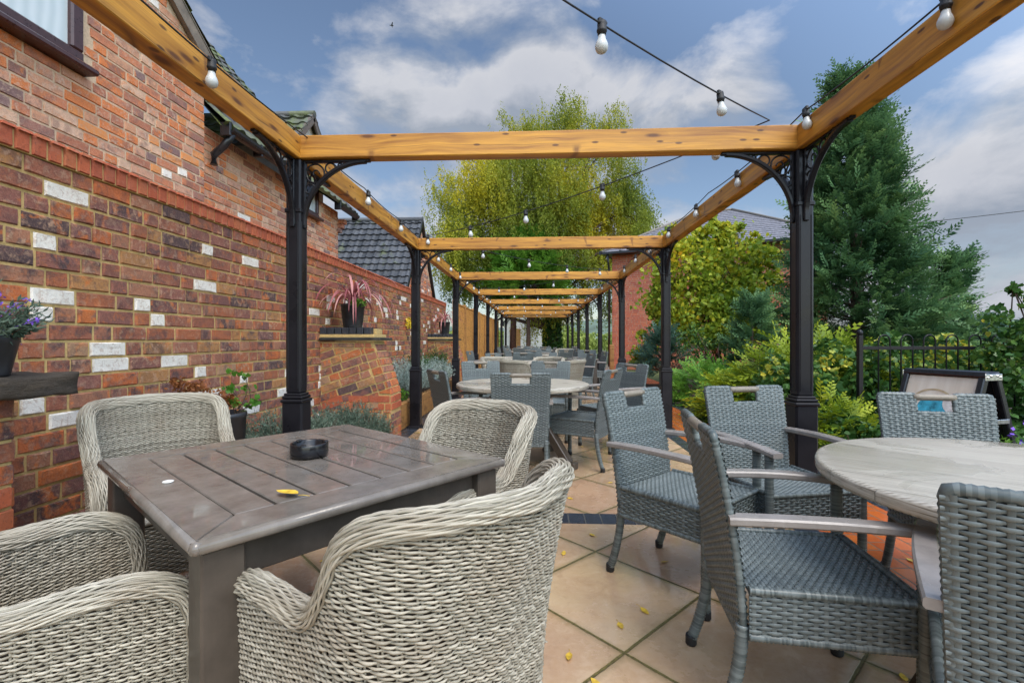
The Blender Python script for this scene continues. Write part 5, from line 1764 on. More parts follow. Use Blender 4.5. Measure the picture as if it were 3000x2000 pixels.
def branch(mb, p0, p1, r0, r1, bend=.1, k=7):
    p0, p1 = np.array(p0, float), np.array(p1, float)
    L = np.linalg.norm(p1 - p0)
    mid = (p0 + p1) / 2 + rng.normal(size=3) * bend * L
    P = smoothpath([p0, mid, p1], L / 8)
    tube(mb, P, np.linspace(r0, r1, len(P)), k)
    return P

def conifer(name_label, loc, H, Rb, leafm, n_br, spray_L, lean=(0, 0), seed=0, cat='tree', z0=.25, group=None, per=9, prof=None):
    t = thing('conifer_tree', name_label, cat, loc, 0, group)
    tr = MB()
    P = smoothpath([(0, 0, 0), (lean[0] * .3, lean[1] * .3, H * .4), (lean[0], lean[1], H * .98)], H / 14)
    tube(tr, P, np.linspace(.035 * H * .55 + .02, .012, len(P)), 9)
    cr = MB()
    for k in range(n_br):
        f = ((k + rng.random()) / n_br)**1.0
        z = z0 + (H - z0) * (1 - (1 - f)**1.25) if False else z0 + (H - z0) * f
        az = k * 2.399 + rng.normal() * .35
        rr = Rb * (prof(f) if prof else (1 - f)**.85 * (.72 + .28 * min(1, f * 6))) * rng.uniform(.72, 1.12)
        rr = max(rr, .16)
        up = .18 + .75 * f + rng.normal() * .1
        d = unit(np.array([math.cos(az), math.sin(az), up]))
        b0 = np.array([lean[0] * f, lean[1] * f, z])
        Lb = rr / max(.35, math.hypot(d[0], d[1]))
        tipp = b0 + d * Lb
        if k % 3 == 0 and Lb > .4: tube(tr, [b0, b0 + d * Lb * .5, tipp * .98 + b0 * .02], [.022, .014, .005], 5)
        m = int(per * (.5 + Lb / max(Rb, .5)))
        q = rng.uniform(.25, 1.0, m)**.7
        B = b0 + d * (Lb * q)[:, None] + rng.normal(size=(m, 3)) * .05 * Rb
        D = unit(d + rng.normal(size=(m, 3)) * .32 + np.array([0, 0, .12]))
        tint = np.clip(rng.normal(.42, .2) + rng.normal(size=m) * .10 + .22 * (q - .6), 0, 1)
        sprays(cr, B, D, spray_L * rng.uniform(.7, 1.25, m), tint, nl=10, droop=.18)
    # leader
    m = 26
    zz = rng.uniform(.9, 1.0, m)
    sprays(cr, np.stack([lean[0] * zz, lean[1] * zz, H * zz], 1), unit(rng.normal(size=(m, 3)) * .4 + np.array([.1, 0, 1])), spray_L * .9, .5, nl=10)
    tr.build('trunk', BARK, t)
    cr.build('crown', leafm, t)
    return t
# tall leylandii, right
pf_ = lambda f: np.interp(f, [0, .12, .3, .5, .62, .75, .88, 1.0], [.58, .74, .58, .43, .37, .29, .13, .02])
conifer('tall dense blue green conifer rising behind the railing', (6.75, 10.4, 0), 6.4, 2.15, L_CONIF, 430, .35, lean=(-.25, 0), prof=pf_, per=24, group='conifers on the right')
conifer('young plumed conifer leaning out right of the tall conifer', (8.1, 10.2, 0), 2.7, .45, L_CONIF, 90, .36, lean=(.45, 0), per=10, group='conifers on the right')
conifer('small dark conifer low behind the railing on the right', (10.3, 11.6, 0), 1.45, .9, L_BLUEC, 90, .36, per=8, group='conifers on the right')
conifer('small blue conifer beside the corner of the red brick house', (3.05, 11.8, 0), 1.25, .7, L_BLUEC, 60, .30, per=8, group='conifers on the right')
conifer('feathery green conifer low in front of the creeper', (4.35, 9.9, 0), 1.85, .62, L_CONIF, 90, .30, per=8, group='conifers on the right')

# golden juniper mound
def mound(label, loc, r, leafm, n, L, name='juniper_shrub', nl=10, flat=(0, 0, 1), out=.5, shells=.55, cat='shrub', tl=(.45, .2), hfun=None, droop=.15):
    t = thing(name, label, cat, loc)
    cr = MB()
    d = rdir(n * 2); d = d[d[:, 2] > -.15][:n]
    k = shells + (1 - shells) * rng.random(len(d))**.6
    B = d * k[:, None] * np.array(r)
    lump = np.array([math.sin(b[0] * 5 + 1.3) * math.sin(b[1] * 5.7) + math.sin(b[2] * 7) * .5 for b in B])
    B = B * (1 + .13 * lump)[:, None]
    B[:, 2] = np.abs(B[:, 2]) + .03
    D = unit(np.stack([d[:, 0], d[:, 1], d[:, 2] * .35 + .10], 1) + rng.normal(size=(len(d), 3)) * .35)
    tint = np.clip(rng.normal(tl[0], tl[1], len(d)) + .3 * (k - .8) + .12 * lump, 0, 1)
    sprays(cr, B, D, L * rng.uniform(.7, 1.3, len(d)), tint, nl=nl, flat=flat, droop=droop)
    st = MB()
    for q in range(8):
        a = rng.random() * 6.3
        branch(st, (0, 0, 0), (math.cos(a) * r[0] * .6, math.sin(a) * r[1] * .6, r[2] * .55), .025, .008)
    st.build('stem', BARK, t)
    cr.build('foliage', leafm, t)
    return t
mound('layered golden green juniper spreading beside the brick path', (3.75, 6.75, 0), (1.25, 1.35, 1.05), L_JUNI, 1500, .34, flat=(0, 0, 2.0))
mound('smaller golden juniper tight beside the first right iron post', (2.95, 4.85, 0), (.40, .55, .50), L_JUNI, 330, .22, flat=(0, 0, 2.0))
mound('bright green feathery shrub between the path and the creeper', (3.2, 9.0, 0), (.65, .9, .62), L_GREEN, 420, .30, 'leafy_shrub')
mound('low bright ground plant spilling over the path edging', (2.78, 7.3, 0), (.32, .8, .26), L_GREEN, 320, .15, 'leafy_plant', cat='plant')

# broad-leaved clumps
def bush(label, loc, clumps, leafm, dens, L, w=.62, name='shrub', cat='shrub', kind='diamond', stems=10, up=.1, shell=.5, tint=(.45, .22), clumpt=.16, group=None, part='foliage', stemm=None, rst=.018):
    """clumps: (cx,cy,cz,rx,ry,rz) relative to loc"""
    t = thing(name, label, cat, loc, 0, group)
    m = MB(); st = MB()
    for c in clumps:
        c = np.array(c, float)
        n = int(dens * 4 * (c[3] * c[4] + c[3] * c[5] + c[4] * c[5]) / 3 / L**2)
        nsub = max(5, int(n / 45))
        cc, _ = blob(nsub, c[:3], c[3:] * .88, shell)
        own = rng.normal(0, clumpt, nsub)
        idx = rng.integers(0, nsub, n)
        sr = np.mean(c[3:]) * .30
        C = cc[idx] + rng.normal(size=(n, 3)) * sr * np.array([1, 1, .75]) * .62
        C = C[C[:, 2] > .01]; idx = idx[:len(C)]
        D = rdir(len(C), up)
        ti = np.clip(rng.normal(tint[0], tint[1], len(C)) + own[idx], 0, 1)
        leaves(m, C, D, L * rng.uniform(.65, 1.3, len(C)), w, ti, kind=kind)
        for q in range(max(2, stems // len(clumps))):
            branch(st, (rng.normal() * rst * .25, rng.normal() * rst * .25, 0) if stems < 40 else (c[0] * .8, c[1] * .8, 0), cc[rng.integers(0, nsub)], rst, rst * .25)
    st.build('stem', stemm or BARK, t)
    m.build(part, leafm, t)
    return t
def ell(u, v, ru, rv, d, loc, depth=None):
    """clump given by its bearing and height as surveyed from the terrace entrance"""
    a = .0497
    la = (u - 1176) / 1103 * d
    x, y = la * math.cos(a) - d * math.sin(a), la * math.sin(a) + d * math.cos(a)
    z = 1.15 + (781 - v) / 1103 * d
    k = d / 1103
    return (x - loc[0], y - loc[1], z, ru * k, depth or (ru + rv) / 2 * k, rv * k)
lc = (5.0, 13.0, 0)
bush('tall autumn creeper shrub with yellow and green leaves against the brick house', lc,
     [ell(1570, 650, 85, 120, 12.6, lc, .9), ell(1680, 600, 75, 85, 12.8, lc, .9), ell(1700, 720, 70, 80, 12.4, lc, .9), ell(1525, 720, 24, 75, 13.2, lc, .5), ell(1630, 740, 90, 70, 12.2, lc, 1.0), ell(1640, 545, 45, 32, 12.8, lc, .5), ell(1750, 620, 35, 60, 12.8, lc, .5), ell(1535, 555, 30, 45, 12.9, lc, .4), ell(1480, 800, 30, 45, 12.8, lc, .5)] + [ell(u_, v_, random.uniform(10, 20), random.uniform(14, 28), 12.7, lc, .25) for u_, v_ in ((1545, 530), (1600, 520), (1640, 508), (1690, 525), (1735, 560), (1775, 600), (1780, 660), (1660, 530), (1570, 560))],
     L_CREEP, 11, .112, .72, 'creeper_shrub', stems=27, kind='ivy', shell=.45, tint=(.42, .2), clumpt=.2)
lc = (4.0, 10.3, 0)
bush('brownish thin shrub below the creeper', lc, [ell(1600, 790, 60, 45, 10.8, lc, .6)], L_IVY, 3, .07, .6, 'thin_shrub', stems=14, tint=(.5, .25))
# ivy bank
iv = thing('ivy_hedge', 'dark green ivy bank with yellow tips growing through the railing', 'hedge', (4.3, 4.9, 0))
m = MB(); n = 9500
x = rng.uniform(2.55, 6.6, n); y = rng.uniform(3.95, 6.3, n)
def ivh(x, y):
    f = np.clip((y - 3.9 - .12 * np.sin(x * 3)) / 1.1, 0, 1)**.55 * (.36 + .07 * np.sin(x * 5.3) + .60 * np.clip((y - 5.02) / .35, 0, 1))
    e = np.clip((x - 2.5) / .45, 0, 1)**.6
    return (.18 + .82 * f) * e * (1 + .10 * np.sin(x * 4.1 + y * 2) + .08 * np.sin(x * 9 - y * 5)) * 1.02
z = ivh(x, y) * (1 - .35 * rng.random(n)**2.2)
C = np.stack([x, y, z], 1)
D = unit(rng.normal(size=(n, 3)) + np.array([-.1, -.6, .2]))
clus = np.sin(x * 6.1 + 1) * np.sin(y * 7.3 + z * 6) + .5 * np.sin(x * 13 + z * 11)
ti = np.clip(rng.normal(.36, .17, n) + .11 * clus + .25 * np.clip(z - .72, 0, .4) * (clus > 0), 0, .84)
yel = (z > .70) & (rng.random(n) < .20 + .25 * (clus > .2)) | (rng.random(n) < .03)
ti[yel] = rng.uniform(.9, 1, yel.sum())
leaves(m, C - np.array(iv.location), D, rng.uniform(.038, .085, n), .95, ti, kind='ivy')
st = MB()
for k in range(40):
    xx, yy = rng.uniform(2.7, 6.4), rng.uniform(4.2, 5.8)
    branch(st, np.array((xx, yy, 0)) - np.array(iv.location), np.array((xx + rng.normal() * .2, yy - .2, ivh(xx, yy - .2) * .9)) - np.array(iv.location), .010, .003, .15, 5)
ng = 1
st.build('stem', BARK, iv); m.build('foliage', L_IVY, iv)
# inner dark mass of twigs so that the bank is not see-through
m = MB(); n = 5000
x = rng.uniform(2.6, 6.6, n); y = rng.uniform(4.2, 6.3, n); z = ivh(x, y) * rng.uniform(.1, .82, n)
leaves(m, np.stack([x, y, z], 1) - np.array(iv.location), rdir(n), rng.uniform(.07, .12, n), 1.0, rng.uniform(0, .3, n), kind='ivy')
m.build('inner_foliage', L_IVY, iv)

lc = (5.3, 4.9, 0)
bush('leafy shrub with reddish tips rising at the right edge', lc, [ell(2352, 770, 75, 90, 4.7, lc, .35), ell(2320, 850, 60, 70, 4.6, lc, .3), ell(2345, 960, 70, 90, 4.5, lc, .3), ell(2335, 700, 24, 50, 4.7, lc, .1)], L_IVY, 5.0, .058, .75, 'leafy_shrub', kind='ivy', stems=16, tint=(.5, .24))
# violet plant near the sign
lc = (3.35, 3.45, 0)
vp = bush('small plant with violet flowers right of the sign board', lc, [(0, 0, .3, .25, .2, .28)], L_GREEN, 2.0, .045, .5, 'flowering_plant', 'plant', stems=8)
m = MB()
C, d = blob(60, (0, 0, .45), (.25, .2, .15), .5); leaves(m, C, rdir(60), .03, .9, .5); m.build('flower', PURPLE, vp)

# weeping birch, far end
bt = thing('birch_tree', 'huge weeping birch with yellowing leaves and ivy clad trunk at the terrace end', 'tree', (1.0, 27.3, 0))
tr = MB()
tube(tr, smoothpath([(0, 0, 0), (.02, 0, 1.0), (-.15, 0, 2.2), (-.3, 0, 4.5), (-.2, .2, 8), (.1, 0, 12)], .4), np.interp(np.linspace(0, 1, len(smoothpath([(0, 0, 0), (.02, 0, 1.0), (-.15, 0, 2.2), (-.3, 0, 4.5), (-.2, .2, 8), (.1, 0, 12)], .4))), [0, .15, .4, 1], [.46, .36, .26, .06]), 12)
cl = [(1060, 470, 75, 70, .16), (1035, 560, 50, 60, .12), (1110, 400, 55, 60, .1), (1165, 375, 60, 75, .08), (1130, 500, 90, 90, .1), (1195, 310, 40, 36, .05), (1255, 300, 50, 45, .05), (1312, 265, 30, 42, .08), (1318, 330, 65, 50, .03),
      (1390, 295, 40, 40, .08), (1425, 305, 26, 22, .05), (1250, 400, 90, 75, -.12), (1240, 500, 100, 90, -.1), (1330, 450, 75, 70, .34), (1370, 500, 75, 70, .24), (1300, 540, 80, 60, .18), (1425, 420, 48, 70, -.08), (1450, 500, 42, 60, -.1), (1482, 480, 26, 24, -.02), (1470, 545, 40, 40, 0.05),
      (1050, 620, 45, 40, 0.05), (1130, 590, 90, 50, .02), (1240, 600, 110, 50, -.12), (1360, 600, 90, 50, -.06), (1440, 600, 60, 50, -.05), (1110, 655, 70, 30, -.05), (1395, 690, 14, 40, -.1), (1190, 680, 60, 25, -.2), (1290, 690, 80, 30, -.25), (1225, 735, 22, 22, -.2)]
cr = MB()
lcb = np.array((1.0, 27.3, 0))
for (u, v, ru, rv, tb) in cl:
    dd = 27.3 + rng.uniform(-1.8, 1.5)
    c = np.array(ell(u, v, ru, rv, dd, lcb, 1.6))
    ns = int(ru * rv / 6.4)
    Pb = c[:3] + np.clip(rng.normal(size=(ns, 3)), -1.9, 1.9) * c[3:] * .56
    lumpc = c[:3] + np.clip(rng.normal(size=(max(6, ns // 22), 3)), -1.7, 1.7) * c[3:] * .62
    Pb[::2] = lumpc[rng.integers(0, len(lumpc), len(Pb[::2]))] + rng.normal(size=(len(Pb[::2]), 3)) * .17
    branch(tr, (0 - .2, 0, min(max(1.9, c[2] * .55), 9)), c[:3] + (0, 0, c[5] * .4), .10, .02, .08, 6)
    own = rng.normal(0, .09, ns)
    nl = 17
    Lh = rng.uniform(.5, 1.25, ns)
    dirx = rng.normal(size=(ns, 3)) * .18 + np.array([.10, 0, -1])
    for k in range(nl):
        f = k / nl
        C = Pb + dirx * (Lh * f)[:, None] + rng.normal(size=(ns, 3)) * .055
        leaves(cr, C, unit(rng.normal(size=(ns, 3)) * .6 + np.array([.2, 0, -.8])), rng.uniform(.08, .15, ns), .5, np.clip(.36 + tb * 1.2 + own + rng.normal(size=ns) * .12, 0, 1))
for e in ((-3.0, .3, 2.6), (-2.2, -.4, 3.4), (1.9, .2, 3.2), (-3.6, 0, 2.1), (1.2, -.3, 4.2)): branch(tr, (-.12, 0, 1.75), e, .17, .05, .08, 8)
tr.build('trunk', BARK, bt); cr.build('crown', L_BIRCH, bt)
m = MB(); n = 2600
zz = rng.uniform(0, 2.3, n); az = rng.uniform(0, 6.3, n); rr = np.interp(zz, [0, 1, 2.3], [.56, .52, .44]) * rng.uniform(.8, 1.12, n)
leaves(m, np.stack([rr * np.cos(az) - .05 * zz, rr * np.sin(az), zz], 1), rdir(n), rng.uniform(.09, .16, n), .95, rng.uniform(0, .45, n), kind='ivy')
m.build('trunk_ivy', L_IVY, bt)
# second thin tree & evergreen
s2 = thing('slim_tree', 'slim reddish trunked tree left of the birch before the white cottage', 'tree', (-1.35, 27.5, 0))
m = MB(); tube(m, smoothpath([(0, 0, 0), (.05, 0, 1.5), (.1, 0, 4)], .3), np.linspace(.2, .14, len(smoothpath([(0, 0, 0), (.05, 0, 1.5), (.1, 0, 4)], .3))), 9)
for k in range(6): branch(m, (.08, 0, 2.5 + .2 * k), (rng.normal() * 1.4, rng.normal() * .6, 3.6 + rng.random() * 1.5), .06, .02)
m.build('trunk', BARK_R, s2)
m = MB()
for k in range(14):
    C, _ = blob(420, (rng.normal() * 1.4, rng.normal() * .7, 4.2 + rng.normal() * .7), (.9, .8, .6), .2)
    leaves(m, C, rdir(420, -.4), rng.uniform(.09, .16, 420), .6, np.clip(rng.normal(.3, .15, 420), 0, 1))
m.build('crown', L_CONIF, s2)
conifer('bright green evergreen standing in front of the birch crown', (-.4, 25.6, 0), 6.4, 2.6, L_GREEN, 200, .8, per=9, z0=3.2)

# far bushes
m = MB()
for k in range(125):
    x = rng.uniform(-14, 30); y = rng.uniform(38, 62)
    h = rng.uniform(1.2, 2.5) * (1 if y < 48 else 1.15)
    if k >= 75: x, y, h = rng.uniform(16, 60), rng.uniform(6, 40), rng.uniform(1.0, 1.7)
    n = 620
    C, _ = blob(n, (x, y, h * .5), (rng.uniform(1.6, 3), 1.5, h * .55), .4)
    leaves(m, C, rdir(n, .3), rng.uniform(.22, .42, n), .6, np.clip(rng.normal(.5, .2, n) + rng.normal() * .12, 0, 1))
fb = m.build('far_bushes', L_FAR); tag(fb, 'mass of pale green bushes in the field beyond the terrace', 'bushes', kind='stuff')

# left bed
def upright(label, loc, rx, ry, h, leafm, n, nl=15, L=.03, name='rosemary_bush', tint=(.5, .2), lean=.25, cat='shrub', base=.1):
    t = thing(name, label, cat, loc)
    m = MB(); st = MB()
    a = rng.random(n) * 6.3; r = np.sqrt(rng.random(n))
    B = np.stack([np.cos(a) * r * rx, np.sin(a) * r * ry, np.full(n, base)], 1)
    H = h * (1 - .45 * r**2) * rng.uniform(.6, 1.1, n)
    D = unit(np.stack([np.cos(a) * r * lean, np.sin(a) * r * lean, np.ones(n)], 1) + rng.normal(size=(n, 3)) * .14)
    ti = rng.normal(tint[0], tint[1], n)
    for k in range(nl):
        f = .15 + .85 * k / nl
        C = B + D * (H * f)[:, None] + rng.normal(size=(n, 3)) * .004
        dl = unit(D * .9 + rng.normal(size=(n, 3)) * .75)
        leaves(m, C + dl * L * .5, dl, L * rng.uniform(.8, 1.3, n), .28, np.clip(ti + .25 * (f - .5), 0, 1))
    for k in range(0, n, 6): tube(st, [B[k] * (1, 1, 0), B[k], B[k] + D[k] * H[k] * .9], [.004, .003, .0015], 4)
    st.build('stem', BARK, t); m.build('foliage', leafm, t)
    return t
upright('grey green rosemary bush at the foot of the wall behind the slatted table', (-2.0, 3.75, 0), .38, .55, .52, L_ROSE, 900, 17, .034)
upright('grey green rosemary bush below the raking buttress', (-1.86, 4.66, 0), .36, .36, .44, L_ROSE, 760, 17, .034)
upright('silvery cotton lavender mound in the sleeper bed behind the second left post', (-2.02, 7.6, .28), .33, .75, .50, L_SILV, 700, 16, .035, 'silver_shrub', (.6, .2), .5)
upright('silvery mound of foliage farther along the sleeper bed', (-2.02, 9.3, .28), .33, .6, .45, L_SILV, 450, 16, .04, 'silver_shrub', (.55, .2), .5)
upright('dark upright herb in the sleeper bed close to the second buttress', (-2.1, 8.5, .28), .16, .16, .62, L_IVY, 160, 18, .05, 'dark_herb', (.3, .15), .2, 'plant')
upright('dark upright shrub in front of the far buttress', (-2.1, 10.1, .28), .16, .16, .65, L_IVY, 160, 18, .05, 'dark_herb', (.3, .15), .2, 'plant')
bush('bright green leafy plant tumbling over the sleepers past the buttress', (-1.95, 6.35, .28), [(0, 0, .12, .22, .35, .2), (-.1, -.1, .3, .16, .16, .22)], L_GREEN, 2.4, .055, .6, 'leafy_plant', 'plant', stems=8)
# leaning stems between buttress and post
sp = thing('leaning_stems', 'bare pale stems with dark leaves leaning out beside the raking buttress', 'plant', (-2.1, 6.15, .28))
m = MB(); q = MB()
for k in range(5):
    e = np.array((rng.uniform(-.25, .35), rng.uniform(-.2, .2), rng.uniform(.45, .85)))
    P = branch(m, (rng.normal() * .05, 0, 0), e, .009, .004, .05, 6)
    C = P[rng.integers(len(P) // 2, len(P), 26)] + rng.normal(size=(26, 3)) * .03
    leaves(q, C, rdir(26, .3), .05, .45, rng.uniform(.2, .6, 26))
m.build('stem', plain('pale_cane', (.34, .28, .14), .6), sp); q.build('foliage', L_IVY, sp)
m = MB(); C, _ = blob(70, (0, 0, 0), (.05, .13, .11), .2); leaves(m, C, rdir(70), .045, .9, .5)
yf = m.build('yellow_flower_cluster', YELLOWP, loc=(-2.34, 8.75, 1.47)); tag(yf, 'small bunch of yellow flowers hanging on the garden wall', 'flowers')

def pot(label, loc, r0, r1, h, name='plant_pot'):
    t = MB()
    lathe(t, [(.001, 0), (r0, 0), (r0 * 1.02, .01), (r1 * .97, h - .03), (r1, h - .028), (r1, h), (r1 * .93, h), (r1 * .9, h - .03), (.001, h - .03)], k=28, cap=False)
    lathe(t, [(r1 * .9, h - .03), (.001, h - .028)], k=20, mat=1, cap=False)
    o = t.build(name, [POT, SOIL], loc=loc)
    return tag(o, label, 'pot')
def straps(label, loc, n, L, leafm, name='cordyline_plant', w=.016, base=.0):
    t = thing(name, label, 'plant', loc)
    m = MB()
    for k in range(n):
        a = k * 2.4 + rng.normal() * .3
        l = L * rng.uniform(.6, 1.15)
        el0 = rng.uniform(.75, 1.5)
        s = np.linspace(0, 1, 14)
        # arching
        el = el0 - s * rng.uniform(2.1, 3.5)
        dx = np.cumsum(np.cos(el)) / 14 * l; dz = np.cumsum(np.sin(el)) / 14 * l
        P = np.stack([math.cos(a) * dx, math.sin(a) * dx, dz + base], 1)
        wd = w * np.sin(np.clip(s * 1.05 + .12, 0, 1) * PI)**.6 * rng.uniform(.7, 1.2)
        Sd = np.array([-math.sin(a), math.cos(a), 0])
        V = np.stack([P - Sd * wd[:, None], P + np.array([0, 0, -.25]) * wd[:, None], P + Sd * wd[:, None]], 1).reshape(-1, 3)
        i = np.arange(13)[:, None] * 3; j = np.arange(2)[None]
        m.add(V, np.stack([i + j, i + j + 1, i + 3 + j + 1, i + 3 + j], -1).reshape(-1, 4), np.clip(rng.normal(.5, .22), 0, 1), 0, True)
    m.build('strap_leaves', leafm, t)
    return t
pot('square-shouldered dark pot holding the red cordyline on the near buttress ledge', (-2.10, 5.42, 1.292), .105, .135, .27)
c1 = straps('arching red cordyline spilling from the dark pot on the near buttress', (-2.10, 5.42, 1.54), 84, .90, L_CORD, w=.0105)
m = MB(); C, _ = blob(260, (.08, -.06, .03), (.10, .10, .05), .2); leaves(m, C, rdir(260, .5), .03, .7, rng.random(260)); m.build('underplanting', L_GREEN, c1)
pot('dark pot on the far buttress ledge', (-2.06, 10.75, 1.292), .10, .13, .27)
straps('red cordyline in the pot on the far buttress', (-2.06, 10.75, 1.54), 50, .75, L_CORD, w=.011)
pot('tall dark floor pot behind the left wicker chair', (-1.79, 2.66, .002), .09, .125, .735)
bush('rounded coppery brown plant in the tall floor pot', (-1.86, 2.63, .72), [(0, 0, .10, .17, .14, .13), (-.1, -.05, .12, .12, .1, .1)], L_COPP, 5.5, .022, .6, 'copper_plant', 'plant', stems=6, rst=.004)
bush('bright green sprig growing from the tall floor pot', (-1.74, 2.70, .72), [(.03, 0, .10, .09, .07, .09), (.02, 0, .24, .06, .05, .05), (.09, .02, .03, .05, .05, .06)], L_GREEN, 1.7, .032, .9, 'geranium_plant', 'plant', kind='ivy', stems=6, rst=.004)
pot('small dark pot on the rough stone slab', (-1.975, 1.60, 1.02), .085, .112, .15)
lv = upright('lavender with violet flower spikes in the pot on the stone slab', (-1.975, 1.60, 1.155), .09, .09, .20, L_ROSE, 150, 12, .03, 'lavender_plant', (.35, .2), 1.6, 'plant', 0)
for k in range(15):
    m = MB()
    a = rng.random() * 6.3; d = unit(np.array([math.cos(a) * .9, math.sin(a) * .9, rng.uniform(-.1, .9)]))
    e = d * rng.uniform(.10, .21)
    C = e + d * np.linspace(0, .045, 12)[:, None] + rng.normal(size=(12, 3)) * .006
    leaves(m, C, rdir(12, .5), .011, .8, .5)
    tube(m, [d * .03, e + d * .045], .0012, 4)
    m.build('flower_spike', PURPLE, lv)
st = MB()

# ------------------------------------------------------------------ sky, sun, camera
w = bpy.data.worlds.new('World'); S.world = w; w.use_nodes = True
nt = w.node_tree; nt.nodes.clear()
def wn(typ, **kw):
    x = nt.nodes.new('ShaderNode' + typ)
    for k, v in kw.items():
        if k.startswith('_'): setattr(x, k[1:], v)
        else:
            s = x.inputs[int(k[1:]) if (k[0] == 'i' and k[1:].isdigit()) else k]
            if hasattr(v, 'links') or isinstance(v, bpy.types.NodeSocket): nt.links.new(v, s)
            else: s.default_value = v
    return x
def wm(op, a, b=0.0, cl=False):
    x = wn('Math', _operation=op, i0=a, i1=b); x.use_clamp = cl
    return x.outputs[0]
SUN_AZ, SUN_EL = R(150), R(57)
sky = wn('TexSky', _sky_type='NISHITA'); sky.sun_disc = False
sky.sun_elevation = SUN_EL; sky.sun_rotation = SUN_AZ; sky.air_density = 1.1; sky.dust_density = .6; sky.ozone_density = 2.2
tc = wn('TexCoord').outputs['Generated']
sx, sy, sz = wn('SeparateXYZ', Vector=tc).outputs
az = wm('ARCTAN2', sx, sy); el = wm('ARCSINE', sz)
def dirpx(u, v):
    a = math.atan((u - 1176) / 1103)
    return a - .0497, math.atan((781 - v) / 1103 * math.cos(a))
def density(el_):
    P = wn('CombineXYZ', X=wm('MULTIPLY', az, 1.0), Y=wm('MULTIPLY', el_, 1.55), Z=.37).outputs[0]
    n1 = wn('TexNoise', Vector=P, Scale=4.0, Detail=9.0, Roughness=.58, Distortion=.3).outputs[0]
    d = wm('MULTIPLY', n1, 1.55)
    for u, v, su, sv, wt in CLOUDS:
        a0, e0 = dirpx(u, v)
        ra = su / 1103 * math.cos(math.atan((u - 1176) / 1103))**2; re = sv / 1103 * math.cos(math.atan((u - 1176) / 1103))
        dx = wm('DIVIDE', wm('SUBTRACT', az, a0), ra); dy = wm('DIVIDE', wm('SUBTRACT', el_, e0), re)
        g = wm('POWER', 2.718, wm('MULTIPLY', wm('ADD', wm('MULTIPLY', dx, dx), wm('MULTIPLY', dy, dy)), -1.0))
        d = wm('ADD', d, wm('MULTIPLY', g, wt))
    return d
CLOUDS = [(900, 215, 190, 75, .40), (1230, 235, 260, 105, .46), (1560, 240, 190, 90, .36), (2250, 390, 330, 110, .48), (1000, 560, 900, 190, .30), (2200, 640, 500, 200, .40), (720, 110, 170, 60, .14), (2330, 150, 130, 90, .22), (1080, 10, 120, 40, .2),
          (1500, 60, 240, 60, -.20), (1950, 170, 190, 110, -.26), (620, 230, 110, 110, -.14), (1150, 90, 130, 40, -.18), (2170, 560, 120, 40, -.16), (560, 400, 90, 60, -.06)]
d0 = density(el)
d1 = density(wm('ADD', el, .05))
cov = wn('MapRange', Value=d0, i1=.79, i2=1.16).outputs[0]
cov = wm('MULTIPLY', cov, cov) if False else cov
lit = wn('MapRange', Value=wm('SUBTRACT', d0, d1), i1=-.10, i2=.22).outputs[0]
thick = wn('MapRange', Value=d0, i1=.95, i2=1.45).outputs[0]
mixc = wn('Mix', _data_type='RGBA')
nt.links.new(lit, mixc.inputs[0]); mixc.inputs[6].default_value = (2.9, 3.3, 3.95, 1); mixc.inputs[7].default_value = (5.3, 5.4, 5.75, 1)
mixt = wn('Mix', _data_type='RGBA', _blend_type='MULTIPLY')
nt.links.new(thick, mixt.inputs[0]); nt.links.new(mixc.outputs[2], mixt.inputs[6]); mixt.inputs[7].default_value = (.84, .86, .90, 1)
sat = wn('HueSaturation', Saturation=.95, Value=1.06, Color=sky.outputs[0])
mx = wn('Mix', _data_type='RGBA')
nt.links.new(cov, mx.inputs[0]); nt.links.new(sat.outputs[0], mx.inputs[6]); nt.links.new(mixt.outputs[2], mx.inputs[7])
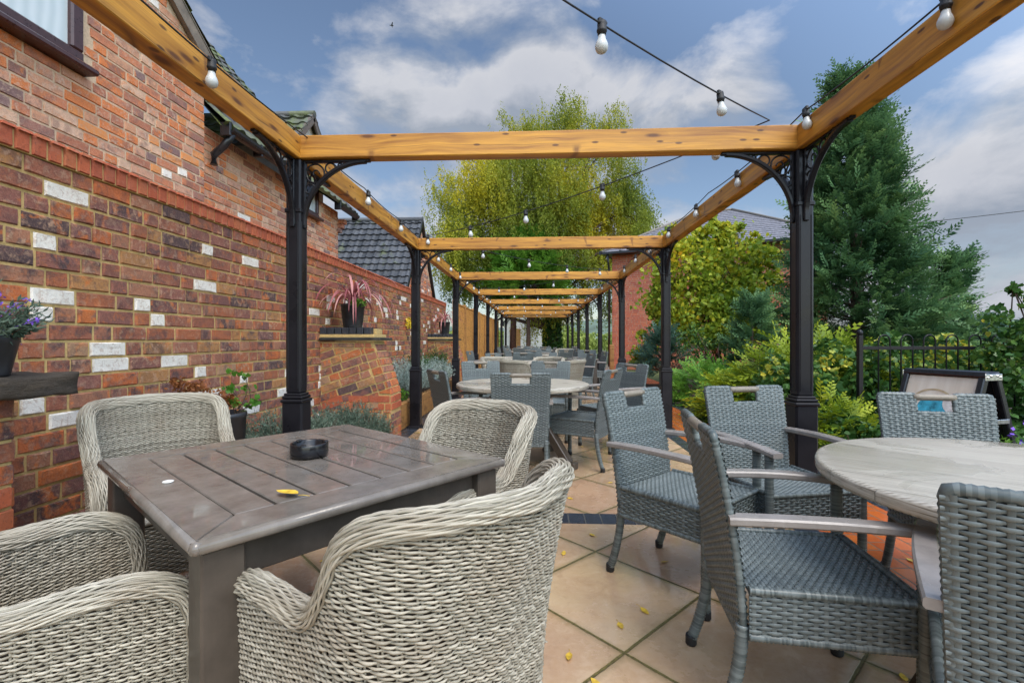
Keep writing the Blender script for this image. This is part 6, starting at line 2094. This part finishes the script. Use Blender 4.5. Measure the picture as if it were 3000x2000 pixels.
# sky and cloud brightened round the sun, added fill from behind and above
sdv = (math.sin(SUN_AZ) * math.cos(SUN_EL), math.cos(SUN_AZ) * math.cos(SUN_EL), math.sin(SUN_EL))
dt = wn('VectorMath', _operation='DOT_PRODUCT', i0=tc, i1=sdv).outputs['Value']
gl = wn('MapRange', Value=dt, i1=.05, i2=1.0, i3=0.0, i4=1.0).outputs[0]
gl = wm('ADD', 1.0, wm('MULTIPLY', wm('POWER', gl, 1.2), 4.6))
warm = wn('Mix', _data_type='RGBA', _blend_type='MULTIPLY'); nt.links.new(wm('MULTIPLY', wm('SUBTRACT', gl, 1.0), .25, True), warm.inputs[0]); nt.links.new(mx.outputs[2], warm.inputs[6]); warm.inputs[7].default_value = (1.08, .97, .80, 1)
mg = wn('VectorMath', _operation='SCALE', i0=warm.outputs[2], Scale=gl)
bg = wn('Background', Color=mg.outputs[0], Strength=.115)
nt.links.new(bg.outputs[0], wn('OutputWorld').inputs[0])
w.cycles.sampling_method = 'MANUAL'; w.cycles.sample_map_resolution = 1024

sl_ = bpy.data.lights.new('sun', 'SUN'); sl_.energy = 1.8; sl_.angle = R(30); sl_.color = (1, .95, .87)
so = bpy.data.objects.new('sun', sl_); COL.objects.link(so)
sd = Vector((math.sin(SUN_AZ) * math.cos(SUN_EL), math.cos(SUN_AZ) * math.cos(SUN_EL), math.sin(SUN_EL)))
so.rotation_euler = sd.to_track_quat('Z', 'Y').to_euler()
so.location = (4, -8, 9)

cd = bpy.data.cameras.new('camera'); cd.lens = 1407 / 3000 * 36; cd.sensor_width = 36; cd.clip_end = 3000; cd.clip_start = .03
cd.shift_y = -.0013
co = bpy.data.objects.new('camera', cd); COL.objects.link(co)
co.location = (0, 0, 1.15); co.rotation_euler = (PI / 2, 0, .0497)
S.camera = co
S.view_settings.view_transform = 'Standard'; S.view_settings.look = 'None'; S.view_settings.exposure = 0.14; S.view_settings.gamma = 1.0
S.render.engine = 'CYCLES'
S.cycles.max_bounces = 8; S.cycles.diffuse_bounces = 4; S.cycles.glossy_bounces = 3; S.cycles.transmission_bounces = 4
S.cycles.use_denoising = True
S.cycles.caustics_reflective = False; S.cycles.caustics_refractive = False
